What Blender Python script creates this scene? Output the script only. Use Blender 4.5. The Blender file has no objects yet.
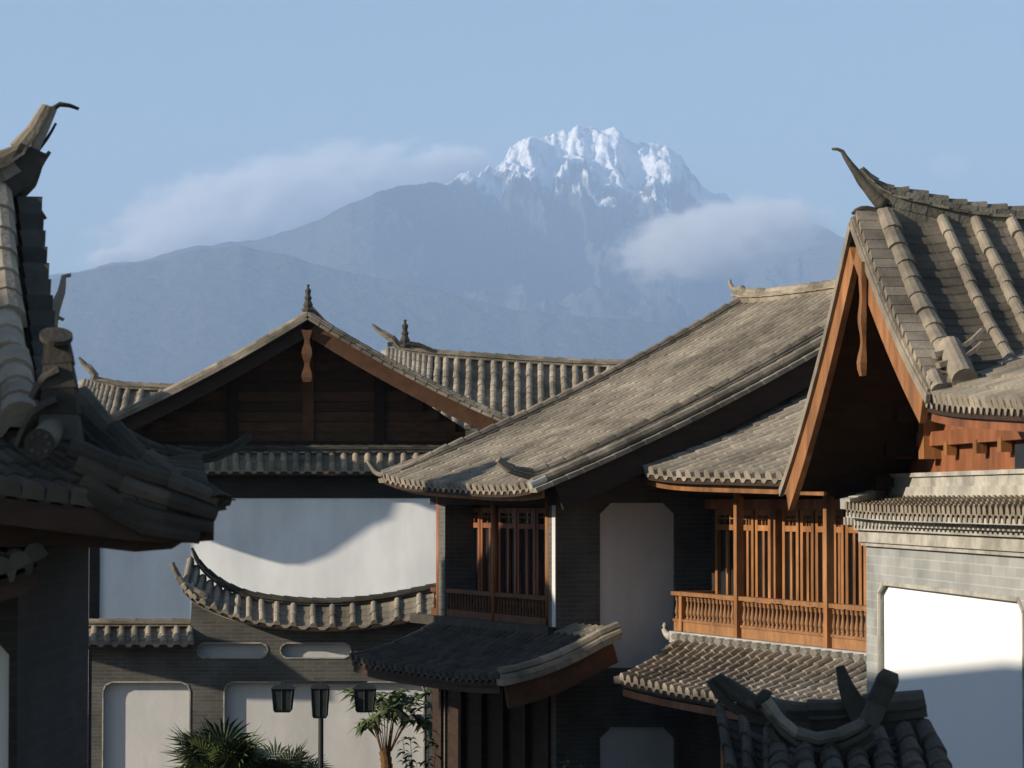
import bpy, bmesh, math, random
import numpy as np
from mathutils import Vector, noise
random.seed(7)
R = math.radians
V = Vector
# ------------------------------------------------------------------ camera, sky, sun, exposure
CAMZ = 6.5
FPX = 2800.0
PITCH = math.atan(116.0 / FPX)
SUN_EL, SUN_AZ = R(20), math.atan2(-0.94, -0.34)      # compass-like: x = sin, y = cos
sc = bpy.context.scene
C = sc.collection
cam_d = bpy.data.cameras.new('camera')
cam = bpy.data.objects.new('camera', cam_d); C.objects.link(cam)
cam.location = (0, 0, CAMZ); cam.rotation_euler = (R(90) + PITCH, 0, 0)
cam_d.sensor_width = 36; cam_d.lens = FPX * 36 / 1024
cam_d.clip_start = 0.5; cam_d.clip_end = 120000
cam_d.dof.use_dof = True; cam_d.dof.focus_distance = 46; cam_d.dof.aperture_fstop = 8
sc.camera = cam
w = bpy.data.worlds.new('World'); sc.world = w; w.use_nodes = True
nt = w.node_tree
bg = nt.nodes['Background']
sky = nt.nodes.new('ShaderNodeTexSky'); sky.sky_type = 'NISHITA'; sky.sun_disc = False
sky.sun_elevation = SUN_EL; sky.sun_rotation = SUN_AZ
sky.air_density = 1.0; sky.dust_density = 0.3; sky.ozone_density = 2.0
nt.links.new(sky.outputs[0], bg.inputs[0]); bg.inputs[1].default_value = 0.078
sd = bpy.data.lights.new('sun', 'SUN'); sun = bpy.data.objects.new('sun', sd); C.objects.link(sun)
sd.energy = 5.0; sd.angle = R(0.5); sd.color = (1.0, 0.89, 0.74)
SV = V((math.sin(SUN_AZ) * math.cos(SUN_EL), math.cos(SUN_AZ) * math.cos(SUN_EL), math.sin(SUN_EL)))
sun.rotation_euler = (-SV).to_track_quat('-Z', 'Y').to_euler()
sc.view_settings.view_transform = 'Standard'; sc.view_settings.look = 'None'
sc.view_settings.gamma = 1; sc.view_settings.use_curve_mapping = False
sc.view_settings.exposure = 0.74
sc.cycles.use_denoising = True
sc.cycles.max_bounces = 6; sc.cycles.diffuse_bounces = 3; sc.cycles.volume_bounces = 3
sc.cycles.transparent_max_bounces = 8

# ------------------------------------------------------------------ helpers: pixels of the photo to points of the place
CO, SI = math.cos(PITCH), math.sin(PITCH)
def ray(px, py):
    x, y = (px - 512) / FPX, (384 - py) / FPX
    return V((x, CO - SI * y, SI + CO * y))
def W(px, py, D):
    r = ray(px, py); return V((0, 0, CAMZ)) + r * (D / r.y)
def dirvp(vx):
    r = ray(vx, 500); r.z = 0; return r.normalized()
class Plane:                                            # a vertical plane, u metres along d, z height, off metres toward the viewer
    def __init__(s, O, d):
        s.O = V((O[0], O[1], 0)); s.d = V((d[0], d[1], 0)).normalized()
        s.n = V((s.d.y, -s.d.x, 0))
        if s.n.dot(-s.O) < 0: s.n = -s.n
    def hit(s, px, py, off=0):
        r = ray(px, py); O = s.O + s.n * off
        t = O.dot(s.n) / V((r.x, r.y, 0)).dot(s.n)
        p = V((0, 0, CAMZ)) + r * t
        return p
    def uz(s, px, py, off=0):
        p = s.hit(px, py, off); return ((V((p.x, p.y, 0)) - s.O).dot(s.d), p.z)
    def pt(s, u, z, off=0):
        p = s.O + s.d * u + s.n * off; return V((p.x, p.y, z))
    def shift(s, off): return Plane(s.O + s.n * off, s.d)

# ------------------------------------------------------------------ materials
def mat(name, col, rough=.85, var=.25, scale=6, bump=.3, tone=0.0, col2=None, spec=.3, stretch=(1,1,1), bscale=None, stain=None):
    m = bpy.data.materials.new(name); m.use_nodes = True
    t = m.node_tree; N = t.nodes; L = t.links; b = N['Principled BSDF']
    b.inputs['Roughness'].default_value = rough
    b.inputs['Specular IOR Level'].default_value = spec
    g = N.new('ShaderNodeNewGeometry')
    mp = N.new('ShaderNodeMapping'); mp.inputs['Scale'].default_value = stretch
    L.new(g.outputs['Position'], mp.inputs[0])
    n1 = N.new('ShaderNodeTexNoise'); n1.inputs['Scale'].default_value = scale; n1.inputs['Detail'].default_value = 6; n1.inputs['Roughness'].default_value = .65
    L.new(mp.outputs[0], n1.inputs[0])
    r = N.new('ShaderNodeMapRange'); r.inputs[1].default_value = .3; r.inputs[2].default_value = .7
    L.new(n1.outputs[0], r.inputs[0])
    mx = N.new('ShaderNodeMix'); mx.data_type = 'RGBA'
    c2 = col2 or tuple(c * (1 - var) for c in col)
    c1 = tuple(min(1, c * (1 + var)) for c in col)
    mx.inputs[6].default_value = (*c2, 1); mx.inputs[7].default_value = (*c1, 1)
    L.new(r.outputs[0], mx.inputs[0])
    out = mx.outputs[2]
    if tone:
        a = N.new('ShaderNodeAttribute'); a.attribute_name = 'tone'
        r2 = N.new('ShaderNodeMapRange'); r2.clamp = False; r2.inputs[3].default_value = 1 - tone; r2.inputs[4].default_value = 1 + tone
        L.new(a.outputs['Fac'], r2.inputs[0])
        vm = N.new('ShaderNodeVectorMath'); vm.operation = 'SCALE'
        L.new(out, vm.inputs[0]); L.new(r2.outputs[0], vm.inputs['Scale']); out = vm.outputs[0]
    if stain:
        lo, sc_, st = stain; m3 = N.new('ShaderNodeMapping'); m3.inputs['Scale'].default_value = st; L.new(g.outputs['Position'], m3.inputs[0])
        n3 = N.new('ShaderNodeTexNoise'); n3.inputs['Scale'].default_value = sc_; n3.inputs['Detail'].default_value = 7; n3.inputs['Roughness'].default_value = .6; L.new(m3.outputs[0], n3.inputs[0])
        r3 = N.new('ShaderNodeMapRange'); r3.inputs[1].default_value = .35; r3.inputs[2].default_value = .6; r3.inputs[3].default_value = lo; r3.inputs[4].default_value = 1.06; L.new(n3.outputs[0], r3.inputs[0])
        v3 = N.new('ShaderNodeVectorMath'); v3.operation = 'SCALE'; L.new(out, v3.inputs[0]); L.new(r3.outputs[0], v3.inputs['Scale']); out = v3.outputs[0]
    L.new(out, b.inputs['Base Color'])
    if bump:
        n2 = N.new('ShaderNodeTexNoise'); n2.inputs['Scale'].default_value = bscale or scale * 4; n2.inputs['Detail'].default_value = 4
        L.new(mp.outputs[0], n2.inputs[0])
        bp = N.new('ShaderNodeBump'); bp.inputs['Strength'].default_value = bump; bp.inputs['Distance'].default_value = .02
        L.new(n2.outputs[0], bp.inputs['Height']); L.new(bp.outputs[0], b.inputs['Normal'])
    return m
def brick(name, c1, c2, mortar, bw=.30, bh=.075):
    m = mat(name, c1, .9, .2, 3, .0); t = m.node_tree; N = t.nodes; L = t.links; b = N['Principled BSDF']
    uv = N.new('ShaderNodeUVMap')
    bt = N.new('ShaderNodeTexBrick'); bt.inputs['Scale'].default_value = 1
    bt.inputs['Brick Width'].default_value = bw; bt.inputs['Row Height'].default_value = bh
    bt.inputs['Mortar Size'].default_value = .006; bt.inputs['Bias'].default_value = 0
    bt.inputs['Color1'].default_value = (*c1, 1); bt.inputs['Color2'].default_value = (*c2, 1); bt.inputs['Mortar'].default_value = (*mortar, 1)
    L.new(uv.outputs[0], bt.inputs[0])
    n1 = N.new('ShaderNodeTexNoise'); n1.inputs['Scale'].default_value = 1.6; n1.inputs['Detail'].default_value = 8
    g = N.new('ShaderNodeNewGeometry'); L.new(g.outputs['Position'], n1.inputs[0])
    r2 = N.new('ShaderNodeMapRange'); r2.inputs[1].default_value = .3; r2.inputs[2].default_value = .7; r2.inputs[3].default_value = .72; r2.inputs[4].default_value = 1.25
    L.new(n1.outputs[0], r2.inputs[0])
    vm = N.new('ShaderNodeVectorMath'); vm.operation = 'SCALE'
    L.new(bt.outputs[0], vm.inputs[0]); L.new(r2.outputs[0], vm.inputs['Scale']); L.new(vm.outputs[0], b.inputs['Base Color'])
    bp = N.new('ShaderNodeBump'); bp.inputs['Strength'].default_value = .5; bp.inputs['Distance'].default_value = .01; bp.invert = True
    L.new(bt.outputs['Fac'], bp.inputs['Height']); L.new(bp.outputs[0], b.inputs['Normal'])
    return m
M = dict(
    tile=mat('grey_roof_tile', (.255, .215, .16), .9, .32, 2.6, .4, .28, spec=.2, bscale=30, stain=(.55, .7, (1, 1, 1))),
    tile_dark=mat('shade_dark_roof_tile', (.055, .049, .039), .88, .3, 4, .5, .4, spec=.2, bscale=30),  # roof tile darkened so that shaded roofs carry their shade in the colour
    tile_mid=mat('worn_ridge_tile', (.15, .135, .105), .9, .3, 4, .5, .35, spec=.2, bscale=30),
    tile_pale=mat('pale_mortar_tile', (.36, .345, .31), .9, .25, 3, .4, .25, bscale=25),
    mortar=mat('lime_mortar', (.38, .355, .30), .9, .3, 5, .4, stain=(.7, 1.5, (1, 1, 1))),
    plaster=mat('white_plaster', (.57, .55, .51), .92, .05, 1.3, .15, bscale=12, stain=(.86, 1.1, (1, 1, .22))),
    plaster_white=mat('bright_plaster', (.83, .82, .785), .9, .04, 1.3, .1, bscale=12, stain=(.86, .8, (1, 1, .3))),
    wood=mat('orange_wood', (.30, .132, .046), .65, .4, 5, .3, .25, stretch=(1, 1, .25), spec=.3, stain=(.6, 1.2, (1, 1, .5))),
    wood_red=mat('red_brown_wood', (.25, .092, .038), .65, .35, 5, .3, .25, stretch=(1, 1, .2), spec=.3, stain=(.6, 1.2, (1, 1, .5))),
    wood_rail=mat('oiled_wood', (.26, .125, .050), .65, .35, 5, .3, .2, stretch=(1, 1, .4), spec=.35),
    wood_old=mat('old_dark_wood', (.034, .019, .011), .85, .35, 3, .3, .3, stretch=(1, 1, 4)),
    wood_board=mat('brown_boarding', (.085, .043, .022), .85, .4, 3, .3, .35, stretch=(1, 1, 4)),
    wood_mid=mat('weathered_brown_wood', (.10, .045, .02), .8, .35, 3, .3, .2),
    plaster_fresh=mat('fresh_white_plaster', (.86, .85, .81), .9, .02, 1.3, .1, bscale=12),
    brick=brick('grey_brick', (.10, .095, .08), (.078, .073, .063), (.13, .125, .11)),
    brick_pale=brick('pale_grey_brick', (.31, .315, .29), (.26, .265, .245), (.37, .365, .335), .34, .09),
    brick_dark=brick('shade_dark_brick', (.030, .028, .025), (.022, .021, .019), (.036, .034, .031)),  # brick taken near black to put the shade of unlit walls into its colour
    glass=mat('dark_window_glass', (.02, .022, .025), .25, .1, 2, 0, spec=.5),
    iron=mat('dark_lamp_metal', (.018, .02, .019), .5, .2, 8, .1),
    lamp_pane=mat('smoked_lamp_pane', (.03, .038, .036), .35, .2, 6, 0),
    ground=mat('paved_ground', (.11, .10, .09), .95, .3, .4, .2),
    bark=mat('palm_trunk_fibre', (.16, .085, .035), .95, .4, 8, .6),
    palm=mat('palm_frond', (.06, .085, .022), .55, .35, 4, .1, .5, spec=.4),
    leaf=mat('broad_leaf', (.07, .095, .03), .55, .35, 4, .1, .5, spec=.4),
)
# ------------------------------------------------------------------ mesh collector
def wloc(o):
    l = V((0, 0, 0))
    while o is not None: l = l + o.location; o = o.parent
    return l
class MB:
    def __init__(s): s.v = []; s.f = []; s.t = []
    def add(s, vs, fs, tone=None):
        k = len(s.v); s.v.extend([tuple(p) for p in vs])
        tone = random.random() if tone is None else tone
        for f in fs: s.f.append(tuple(i + k for i in f)); s.t.append(tone)
    def box8(s, p, tone=None):                           # p: 8 corners, bottom ring then top ring
        s.add(p, [(0, 3, 2, 1), (4, 5, 6, 7), (0, 1, 5, 4), (1, 2, 6, 5), (2, 3, 7, 6), (3, 0, 4, 7)], tone)
    def box(s, c, x, y, z, tone=None):                   # c centre, three half-axis vectors
        c = V(c); s.box8([c - x - y - z, c + x - y - z, c + x + y - z, c - x + y - z, c - x - y + z, c + x - y + z, c + x + y + z, c - x + y + z], tone)
    def pbox(s, P, u0, u1, z0, z1, o0, o1, tone=None):   # box on a Plane
        q = P.pt
        s.box8([q(u0, z0, o0), q(u1, z0, o0), q(u1, z0, o1), q(u0, z0, o1), q(u0, z1, o0), q(u1, z1, o0), q(u1, z1, o1), q(u0, z1, o1)], tone)
    def sweep(s, pts, prof, scale=None, seg=None, step=.07, tone=None, gap=0, upv=None):
        """sweep a 2-D profile (side, up) along pts; with seg, as single tiles that overlap"""
        P = [V(p) for p in pts]
        d = [0]
        for a, b in zip(P, P[1:]): d.append(d[-1] + (b - a).length)
        Lg = d[-1]
        def at(x):
            x = min(max(x, 0), Lg)
            for i in range(len(P) - 1):
                if x <= d[i + 1] or i == len(P) - 2:
                    k = (x - d[i]) / max(d[i + 1] - d[i], 1e-6); return P[i].lerp(P[i + 1], k)
        def frame(x):
            e = max(.02, Lg * .02); t = (at(x + e) - at(x - e)).normalized()
            if upv is None:
                sd_ = V((t.y, -t.x, 0)) if abs(t.z) < .97 else s._ls
                if sd_.length < .2: sd_ = s._ls
                sd_.normalize()
                if s._ls is not None and sd_.dot(s._ls) < 0 and False: sd_ = -sd_
                s._ls = sd_
            else: sd_ = t.cross(upv).normalized()
            return t, sd_, sd_.cross(t)
        s._ls = V((P[-1] - P[0]).cross(V((0, 0, 1)))).normalized() if upv is None else None
        n = len(prof); scale = scale or (lambda k: 1)
        if seg:
            cnt = max(1, round(Lg / seg)); cuts = [(i * Lg / cnt, (i + 1) * Lg / cnt - gap) for i in range(cnt)]
        else:
            cnt = max(2, int(Lg / max(step, .05))); cuts = None
        if cuts:
            for a, b in cuts:
                m = 2 if b - a < .45 else 3; rings = []
                for j in range(m + 1):
                    x = a + (b - a) * j / m; t, sdv, up = frame(x); k = scale(x / Lg) * (1 + step * (1 - 2 * j / m)); c = at(x)
                    rings.append([c + sdv * (q[0] * k) + up * (q[1] * k) for q in prof])
                vs = [p for r in rings for p in r]; fs = []
                for j in range(m):
                    for i in range(n):
                        i2 = (i + 1) % n; fs.append((j * n + i, j * n + i2, (j + 1) * n + i2, (j + 1) * n + i))
                fs.append(tuple(range(n))[::-1]); fs.append(tuple(range(m * n, m * n + n)))
                s.add(vs, fs, tone)
        else:
            rings = []
            for j in range(cnt + 1):
                x = Lg * j / cnt; t, sdv, up = frame(x); k = scale(x / Lg); c = at(x)
                rings.append([c + sdv * (q[0] * k) + up * (q[1] * k) for q in prof])
            vs = [p for r in rings for p in r]; fs = []
            for j in range(cnt):
                for i in range(n):
                    i2 = (i + 1) % n; fs.append((j * n + i, j * n + i2, (j + 1) * n + i2, (j + 1) * n + i))
            fs.append(tuple(range(n))[::-1]); fs.append(tuple(range(cnt * n, cnt * n + n)))
            s.add(vs, fs, tone)
    def build(s, name, material, parent=None, smooth=False):
        me = bpy.data.meshes.new(name)
        off = np.array(wloc(parent)) if parent else np.zeros(3)
        co = np.array(s.v, dtype=np.float64) - off
        me.from_pydata(co.tolist(), [], s.f); me.update()
        nf = len(me.polygons)
        a = me.attributes.new('tone', 'FLOAT', 'FACE'); a.data.foreach_set('value', np.array(s.t[:nf], dtype=np.float32))
        nr = np.zeros(nf * 3); me.polygons.foreach_get('normal', nr); nr = nr.reshape(-1, 3)
        li = np.zeros(len(me.loops), dtype=np.int32); me.loops.foreach_get('vertex_index', li)
        lt = np.zeros(nf, dtype=np.int32); me.polygons.foreach_get('loop_total', lt)
        fi = np.repeat(np.arange(nf), lt); p = co[li] + off; n = nr[fi]
        hl = np.hypot(n[:, 0], n[:, 1]) + 1e-9; tx, ty = -n[:, 1] / hl, n[:, 0] / hl
        wl = np.abs(n[:, 2]) < .8
        uu = np.where(wl, p[:, 0] * tx + p[:, 1] * ty, p[:, 0]); vv = np.where(wl, p[:, 2], p[:, 1])
        ul = me.uv_layers.new(name='UVMap'); ul.data.foreach_set('uv', np.stack([uu, vv], 1).ravel())
        me.materials.append(material)
        if smooth: me.polygons.foreach_set('use_smooth', np.ones(nf, dtype=bool))
        o = bpy.data.objects.new(name, me); C.objects.link(o); o.parent = parent
        return o
def tag(o, label=None, cat=None, group=None, kind=None):
    if label: o['label'] = label
    if cat: o['category'] = cat
    if group: o['group'] = group
    if kind: o['kind'] = kind
    return o
def thing(name, label, cat, loc, group=None):
    o = bpy.data.objects.new(name, None); C.objects.link(o); o.location = loc; o.empty_display_size = .3
    return tag(o, label, cat, group)
def circ(r, n=8, full=True, lo=0.0):
    if full: return [(r * math.cos(2 * math.pi * i / n), r * math.sin(2 * math.pi * i / n)) for i in range(n)]
    return [(r * math.cos(math.pi * i / n), r * math.sin(math.pi * i / n) + lo) for i in range(n + 1)]
def rect(w_, h_, y0=0): return [(-w_ / 2, y0), (w_ / 2, y0), (w_ / 2, y0 + h_), (-w_ / 2, y0 + h_)]

# ------------------------------------------------------------------ tiled roofs
def surf(e0, e1, r0, r1, sag=.1, lift=0, lp=4, lw=(1, 1)):
    e0, e1, r0, r1 = V(e0), V(e1), V(r0), V(r1)
    def S(a, b):
        p = e0.lerp(e1, a).lerp(r0.lerp(r1, a), b)
        z = -sag * 4 * b * (1 - b)
        if lift:
            k = 2 * a - 1; z += lift * (abs(k) ** lp) * (lw[0] if k < 0 else lw[1]) * (1 - b) ** 2
        return V((p.x, p.y, p.z + z))
    return S
def tiles(parent, S, rows, r=.07, tl=.3, name='roof_tiles', material='tile', drip=.055, rolls=None, capmat=None, jit=1.0, hs=1.0, pan=(.10, .30)):
    mb = MB(); Ls = (S(.5, 1) - S(.5, 0)).length; nt_ = max(2, round(Ls / tl))
    pos = rolls or [(i / rows, r) for i in range(rows + 1)]
    def fr(a, b):
        da = (S(min(a + .01, 1.01), b) - S(max(a - .01, -.01), b)).normalized(); db = (S(a, min(b + .02, 1)) - S(a, max(b - .02, 0))).normalized()
        n = da.cross(db)
        if n.z < 0: n = -n
        return da, db, n.normalized()
    ns = 6
    for a, rr in pos:
        ja = random.uniform(-.006, .006) * jit
        for j in range(nt_):
            b0 = max(0, j / nt_ - .012); b1 = (j + 1) / nt_
            tn = .45 + .55 * random.random(); jr = random.uniform(.96, 1.04); js = random.uniform(-.012, .012) * jit
            vs = []
            for b, k, lf in ((b0, 1.055, .012), (b1, .95, 0)):
                da, db, n = fr(a, b); c = S(a, b) + n * (lf + .012) + da * (js + ja) - db * (.015 if lf else 0)
                for i in range(ns + 1):
                    th = math.pi * i / ns; vs.append(c + da * (math.cos(th) * rr * k * jr) + n * (math.sin(th) * rr * k * jr * hs - (.03 if i in (0, ns) else 0)))
            fs = [(i, i + 1, ns + 2 + i, ns + 1 + i) for i in range(ns)]
            fs.append(tuple(range(ns, -1, -1)))
            mb.add(vs, fs, tn)
    for q in range(len(pos) - 1):
        a0, a1 = pos[q][0], pos[q + 1][0]
        for j in range(nt_ * 2):
            b0 = max(0, j / (nt_ * 2) - .01); b1 = (j + 1) / (nt_ * 2)
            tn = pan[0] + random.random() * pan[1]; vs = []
            for b, lf in ((b0, .016), (b1, .002)):
                da, db, n = fr((a0 + a1) / 2, b)
                for i in range(4):
                    a = a0 + (a1 - a0) * i / 3; vs.append(S(a, b) + n * (lf + (.012 if i in (0, 3) else -.012) + random.uniform(-.003, .003)))
            k = len(vs)
            vs += [vs[i] - V((0, 0, .024)) for i in range(4)]
            fs = [(i, i + 1, 5 + i, 4 + i) for i in range(3)] + [(k + i, k + i + 1, i + 1, i) for i in range(3)]
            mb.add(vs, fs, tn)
        if drip:
            da, db, n = fr((a0 + a1) / 2, 0); o = -db * .02
            pa, pb = S(a0 + (a1 - a0) * .2, 0) + o, S(a0 + (a1 - a0) * .8, 0) + o; pm = (pa + pb) / 2 - V((0, 0, drip))
            x = V(((pa - pb).normalized()))
            m1 = pa.lerp(pm, .6) - V((0, 0, .02)); m2 = pb.lerp(pm, .6) - V((0, 0, .02)); bk = db * .03
            vs = [pa, m1, pm, m2, pb, pa + bk, m1 + bk, pm + bk, m2 + bk, pb + bk]
            mb.add(vs, [(0, 1, 2, 3, 4), (9, 8, 7, 6, 5), (0, 5, 6, 1), (1, 6, 7, 2), (2, 7, 8, 3), (3, 8, 9, 4), (4, 9, 5, 0)])
    return mb.build(name, M[material], parent)
def deck(parent, S, th=.07, name='roof_deck', material='wood_old', z0=-.03, na=14, nb=8):
    mb = MB(); vs = []
    for dz in (z0, z0 - th):
        for j in range(nb + 1):
            for i in range(na + 1): p = S(i / na, j / nb); vs.append((p.x, p.y, p.z + dz))
    k = (na + 1) * (nb + 1); fs = []
    idx = lambda i, j: j * (na + 1) + i
    for j in range(nb):
        for i in range(na):
            f = (idx(i, j), idx(i + 1, j), idx(i + 1, j + 1), idx(i, j + 1)); fs.append(f); fs.append(tuple(x + k for x in f[::-1]))
    for i in range(na):
        fs.append((idx(i, 0), idx(i, 0) + k, idx(i + 1, 0) + k, idx(i + 1, 0))); fs.append((idx(i, nb), idx(i + 1, nb), idx(i + 1, nb) + k, idx(i, nb) + k))
    for j in range(nb):
        fs.append((idx(0, j), idx(0, j + 1), idx(0, j + 1) + k, idx(0, j) + k)); fs.append((idx(na, j), idx(na, j) + k, idx(na, j + 1) + k, idx(na, j + 1)))
    mb.add(vs, fs, .5); return mb.build(name, M[material], parent)
def plank(parent, pts, wd, h, name, material, z=0, seg=None, step=.0, scale=None, off=None):
    mb = MB(); o = off or V((0, 0, 0))
    mb.sweep([V(p) + V((0, 0, z)) + o for p in pts], rect(wd, h), seg=seg, step=step or (.03 if seg else .15), scale=scale, tone=None if seg else random.random())
    return mb.build(name, M[material], parent)
def edge(S, a, n=14, b0=0, b1=1): return [S(a, b0 + (b1 - b0) * i / n) for i in range(n + 1)]
def eave(S, n=16, b=0, a0=0, a1=1): return [S(a0 + (a1 - a0) * i / n, b) for i in range(n + 1)]
def fascia(parent, S, material='wood', h=.1, z=-.2, ins=.03, wd=.04, a0=0, a1=1, name='fascia'):
    return plank(parent, [S(a0 + (a1 - a0) * i / 16, ins) for i in range(17)], wd, h, name, material, z)
def ridge(parent, pts, wd=.2, h=.16, r=.075, name='ridge', material='tile', taper=None, seg=.34, mid=True):
    mb = MB(); sc_ = taper or (lambda k: 1)
    mb.sweep(pts, rect(wd, h * .5), seg=seg * .8, step=.02, scale=sc_)
    if mid:
        mb.sweep(pts, rect(wd * 1.3, h * .14, h * .5), seg=seg, step=.04, scale=sc_)
        mb.sweep(pts, rect(wd * .9, h * .3, h * .62), seg=seg * .9, step=.02, scale=sc_)
    mb.sweep(pts, [(x, y + h * .93) for x, y in circ(r, 8)], seg=seg, step=.06, scale=sc_)
    return mb.build(name, M[material], parent)
def smoothpts(pts, k=6):
    P = [V(p) for p in pts]; out = []
    Q = [P[0] * 2 - P[1]] + P + [P[-1] * 2 - P[-2]]
    for i in range(1, len(Q) - 2):
        for j in range(k):
            t = j / k; a, b, c, d = Q[i - 1], Q[i], Q[i + 1], Q[i + 2]
            out.append(.5 * ((2 * b) + (c - a) * t + (2 * a - 5 * b + 4 * c - d) * t * t + (3 * b - a - 3 * c + d) * t ** 3))
    out.append(P[-1]); return out
def ends(lo=.25, k0=.12, k1=None, both=False):
    def f(t):
        v = 1
        if t < k0: v = lo + (1 - lo) * (t / k0) ** .7
        if k1 and t > 1 - k1: v = lo + (1 - lo) * ((1 - t) / k1) ** .7
        return v
    return f
def finial(parent, p, h=.5, material='tile_dark'):
    mb = MB(); p = V(p)
    prof = [(.16, 0), (.17, .08), (.10, .12), (.13, .25), (.075, .42), (.10, .5), (.06, .62), (.085, .78), (.03, .9), (.045, 1)]
    rings = [[p + V((math.cos(q * math.pi / 4) * r_ * h * 1.4, math.sin(q * math.pi / 4) * r_ * h * 1.4, z_ * h)) for q in range(8)] for r_, z_ in prof]
    vs = [v_ for r_ in rings for v_ in r_]; fs = []
    for j in range(len(prof) - 1):
        for i in range(8): fs.append((j * 8 + i, j * 8 + (i + 1) % 8, j * 8 + 8 + (i + 1) % 8, j * 8 + 8 + i))
    fs.append(tuple(range(len(vs) - 8, len(vs)))); mb.add(vs, fs); return mb.build('finial', M[material], parent)

# ------------------------------------------------------------------ walls with recessed panels
def wall(parent, P, outline, holes, th=.3, rec=.1, material='brick', pmat='plaster', name='wall', pname='plaster_panel', rim=.0):
    bm = bmesh.new(); edges = []
    for loop in [outline] + holes:
        vs = [bm.verts.new(P.pt(u, z)) for u, z in loop]
        for a, b in zip(vs, vs[1:] + vs[:1]): edges.append(bm.edges.new((a, b)))
    bmesh.ops.triangle_fill(bm, use_beauty=True, use_dissolve=False, edges=edges, normal=P.n)
    bm.verts.index_update()
    mb = MB(); fv = [v.co.copy() for v in bm.verts]
    fs = []
    for f in bm.faces:
        ix = [v.index for v in f.verts]
        if f.normal.dot(P.n) < 0: ix = ix[::-1]
        fs.append(tuple(ix))
    bm.free()
    mb.add(fv, fs, .5)
    def strip(loop, o0, o1):
        for (u0, z0), (u1, z1) in zip(loop, loop[1:] + loop[:1]):
            mb.add([P.pt(u0, z0, o0), P.pt(u1, z1, o0), P.pt(u1, z1, o1), P.pt(u0, z0, o1)], [(0, 1, 2, 3)], .5)
    strip(outline, 0, -th)
    mb.add([p - P.n * th for p in fv], [f[::-1] for f in fs], .5)
    for h in holes: strip(h, 0, -rec)
    o = mb.build(name, M[material], parent)
    for h in holes:
        m2 = MB(); m2.add([P.pt(u, z, -rec) for u, z in h] + [P.pt(u, z, -rec - .05) for u, z in h], [tuple(range(len(h))), tuple(range(2 * len(h) - 1, len(h) - 1, -1))], .5)
        m2.build(pname, M[pmat], o)
        if rim:
            m3 = MB(); L_ = [P.pt(u, z, .004) for u, z in h]; L_ = L_ + [L_[0]]
            for a, b in zip(L_, L_[1:]):
                t = (b - a).normalized(); q = t.cross(P.n) * (rim / 2); m3.box((a + b) / 2, (b - a) / 2 + t * rim / 4, q, P.n * .012)
            m3.build('panel_moulding', M['mortar'], o)
    return o
def pz(P, pts): return [P.uz(x, y) for x, y in pts]
def chamf(P, x0, y0, x1, y1, c, round_=False, bottom=True):
    cx, cy = c, c
    pts = [(x0, y0 + cy), (x0 + cx * .3, y0 + cy * .3), (x0 + cx, y0), (x1 - cx, y0), (x1 - cx * .3, y0 + cy * .3), (x1, y0 + cy)] if round_ else [(x0, y0 + cy), (x0 + cx, y0), (x1 - cx, y0), (x1, y0 + cy)]
    if bottom: pts += [(x1, y1 - cy), (x1 - cx, y1), (x0 + cx, y1), (x0, y1 - cy)]
    else: pts += [(x1, y1), (x0, y1)]
    return pz(P, pts)
def bx(parent, P, x0, y0, x1, y1, o0, o1, name, material):          # box on a plane given by two pixels of the plane
    u0, z0 = P.uz(x0, y0); u1, z1 = P.uz(x1, y1); mb = MB(); mb.pbox(P, min(u0, u1), max(u0, u1), min(z0, z1), max(z0, z1), o0, o1)
    return mb.build(name, M[material], parent)
def cyl(mb, a, b, r, n=10, r2=None):
    a, b = V(a), V(b); t = (b - a).normalized(); x = t.orthogonal().normalized(); y = t.cross(x); r2 = r if r2 is None else r2
    vs = [a + x * math.cos(2 * math.pi * i / n) * r + y * math.sin(2 * math.pi * i / n) * r for i in range(n)] + [b + x * math.cos(2 * math.pi * i / n) * r2 + y * math.sin(2 * math.pi * i / n) * r2 for i in range(n)]
    mb.add(vs, [(i, (i + 1) % n, n + (i + 1) % n, n + i) for i in range(n)] + [tuple(range(n))[::-1], tuple(range(n, 2 * n))])
def leaf_window(parent, P, u0, u1, z0, z1, off, material='wood', name='lattice_window', glass=True):
    """one tall lattice leaf: frame, small top lattice, slim bars, solid base panel; pane is its sub-part"""
    mb = MB(); f = .085; o0, o1 = off, off + .06
    mb.pbox(P, u0, u0 + f, z0, z1, o0, o1); mb.pbox(P, u1 - f, u1, z0, z1, o0, o1)
    zb = z0 + (z1 - z0) * .2; zt = z1 - (z1 - z0) * .16
    for za, zc in ((z0, z0 + f), (zb - f / 2, zb + f / 2), (zt - f / 2, zt + f / 2), (z1 - f, z1)): mb.pbox(P, u0 + f, u1 - f, za, zc, o0 + .004, o1 - .004)
    mb.pbox(P, u0 + f, u1 - f, z0 + f, zb - f / 2, o0 + .01, o1 - .03)
    n = max(2, round((u1 - u0 - 2 * f) / .27))
    for i in range(1, n):
        u = u0 + f + (u1 - u0 - 2 * f) * i / n; mb.pbox(P, u - .036, u + .036, zb + f / 2, zt - f / 2, o0 + .01, o1 - .012)
    for i in range(1, 3):
        u = u0 + f + (u1 - u0 - 2 * f) * i / 3; mb.pbox(P, u - .01, u + .01, zt + f / 2, z1 - f, o0 + .012, o1 - .014)
    mb.pbox(P, u0 + f, u1 - f, (zt + z1) / 2 - .01, (zt + z1) / 2 + .01, o0 + .014, o1 - .016)
    o = mb.build(name, M[material], parent)
    g = MB(); g.pbox(P, u0 + f, u1 - f, zb + f / 2, z1 - f, o0 - .012, o0 - .002); g.build('pane', M['glass'], o)
    return o
BAL = None
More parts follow.
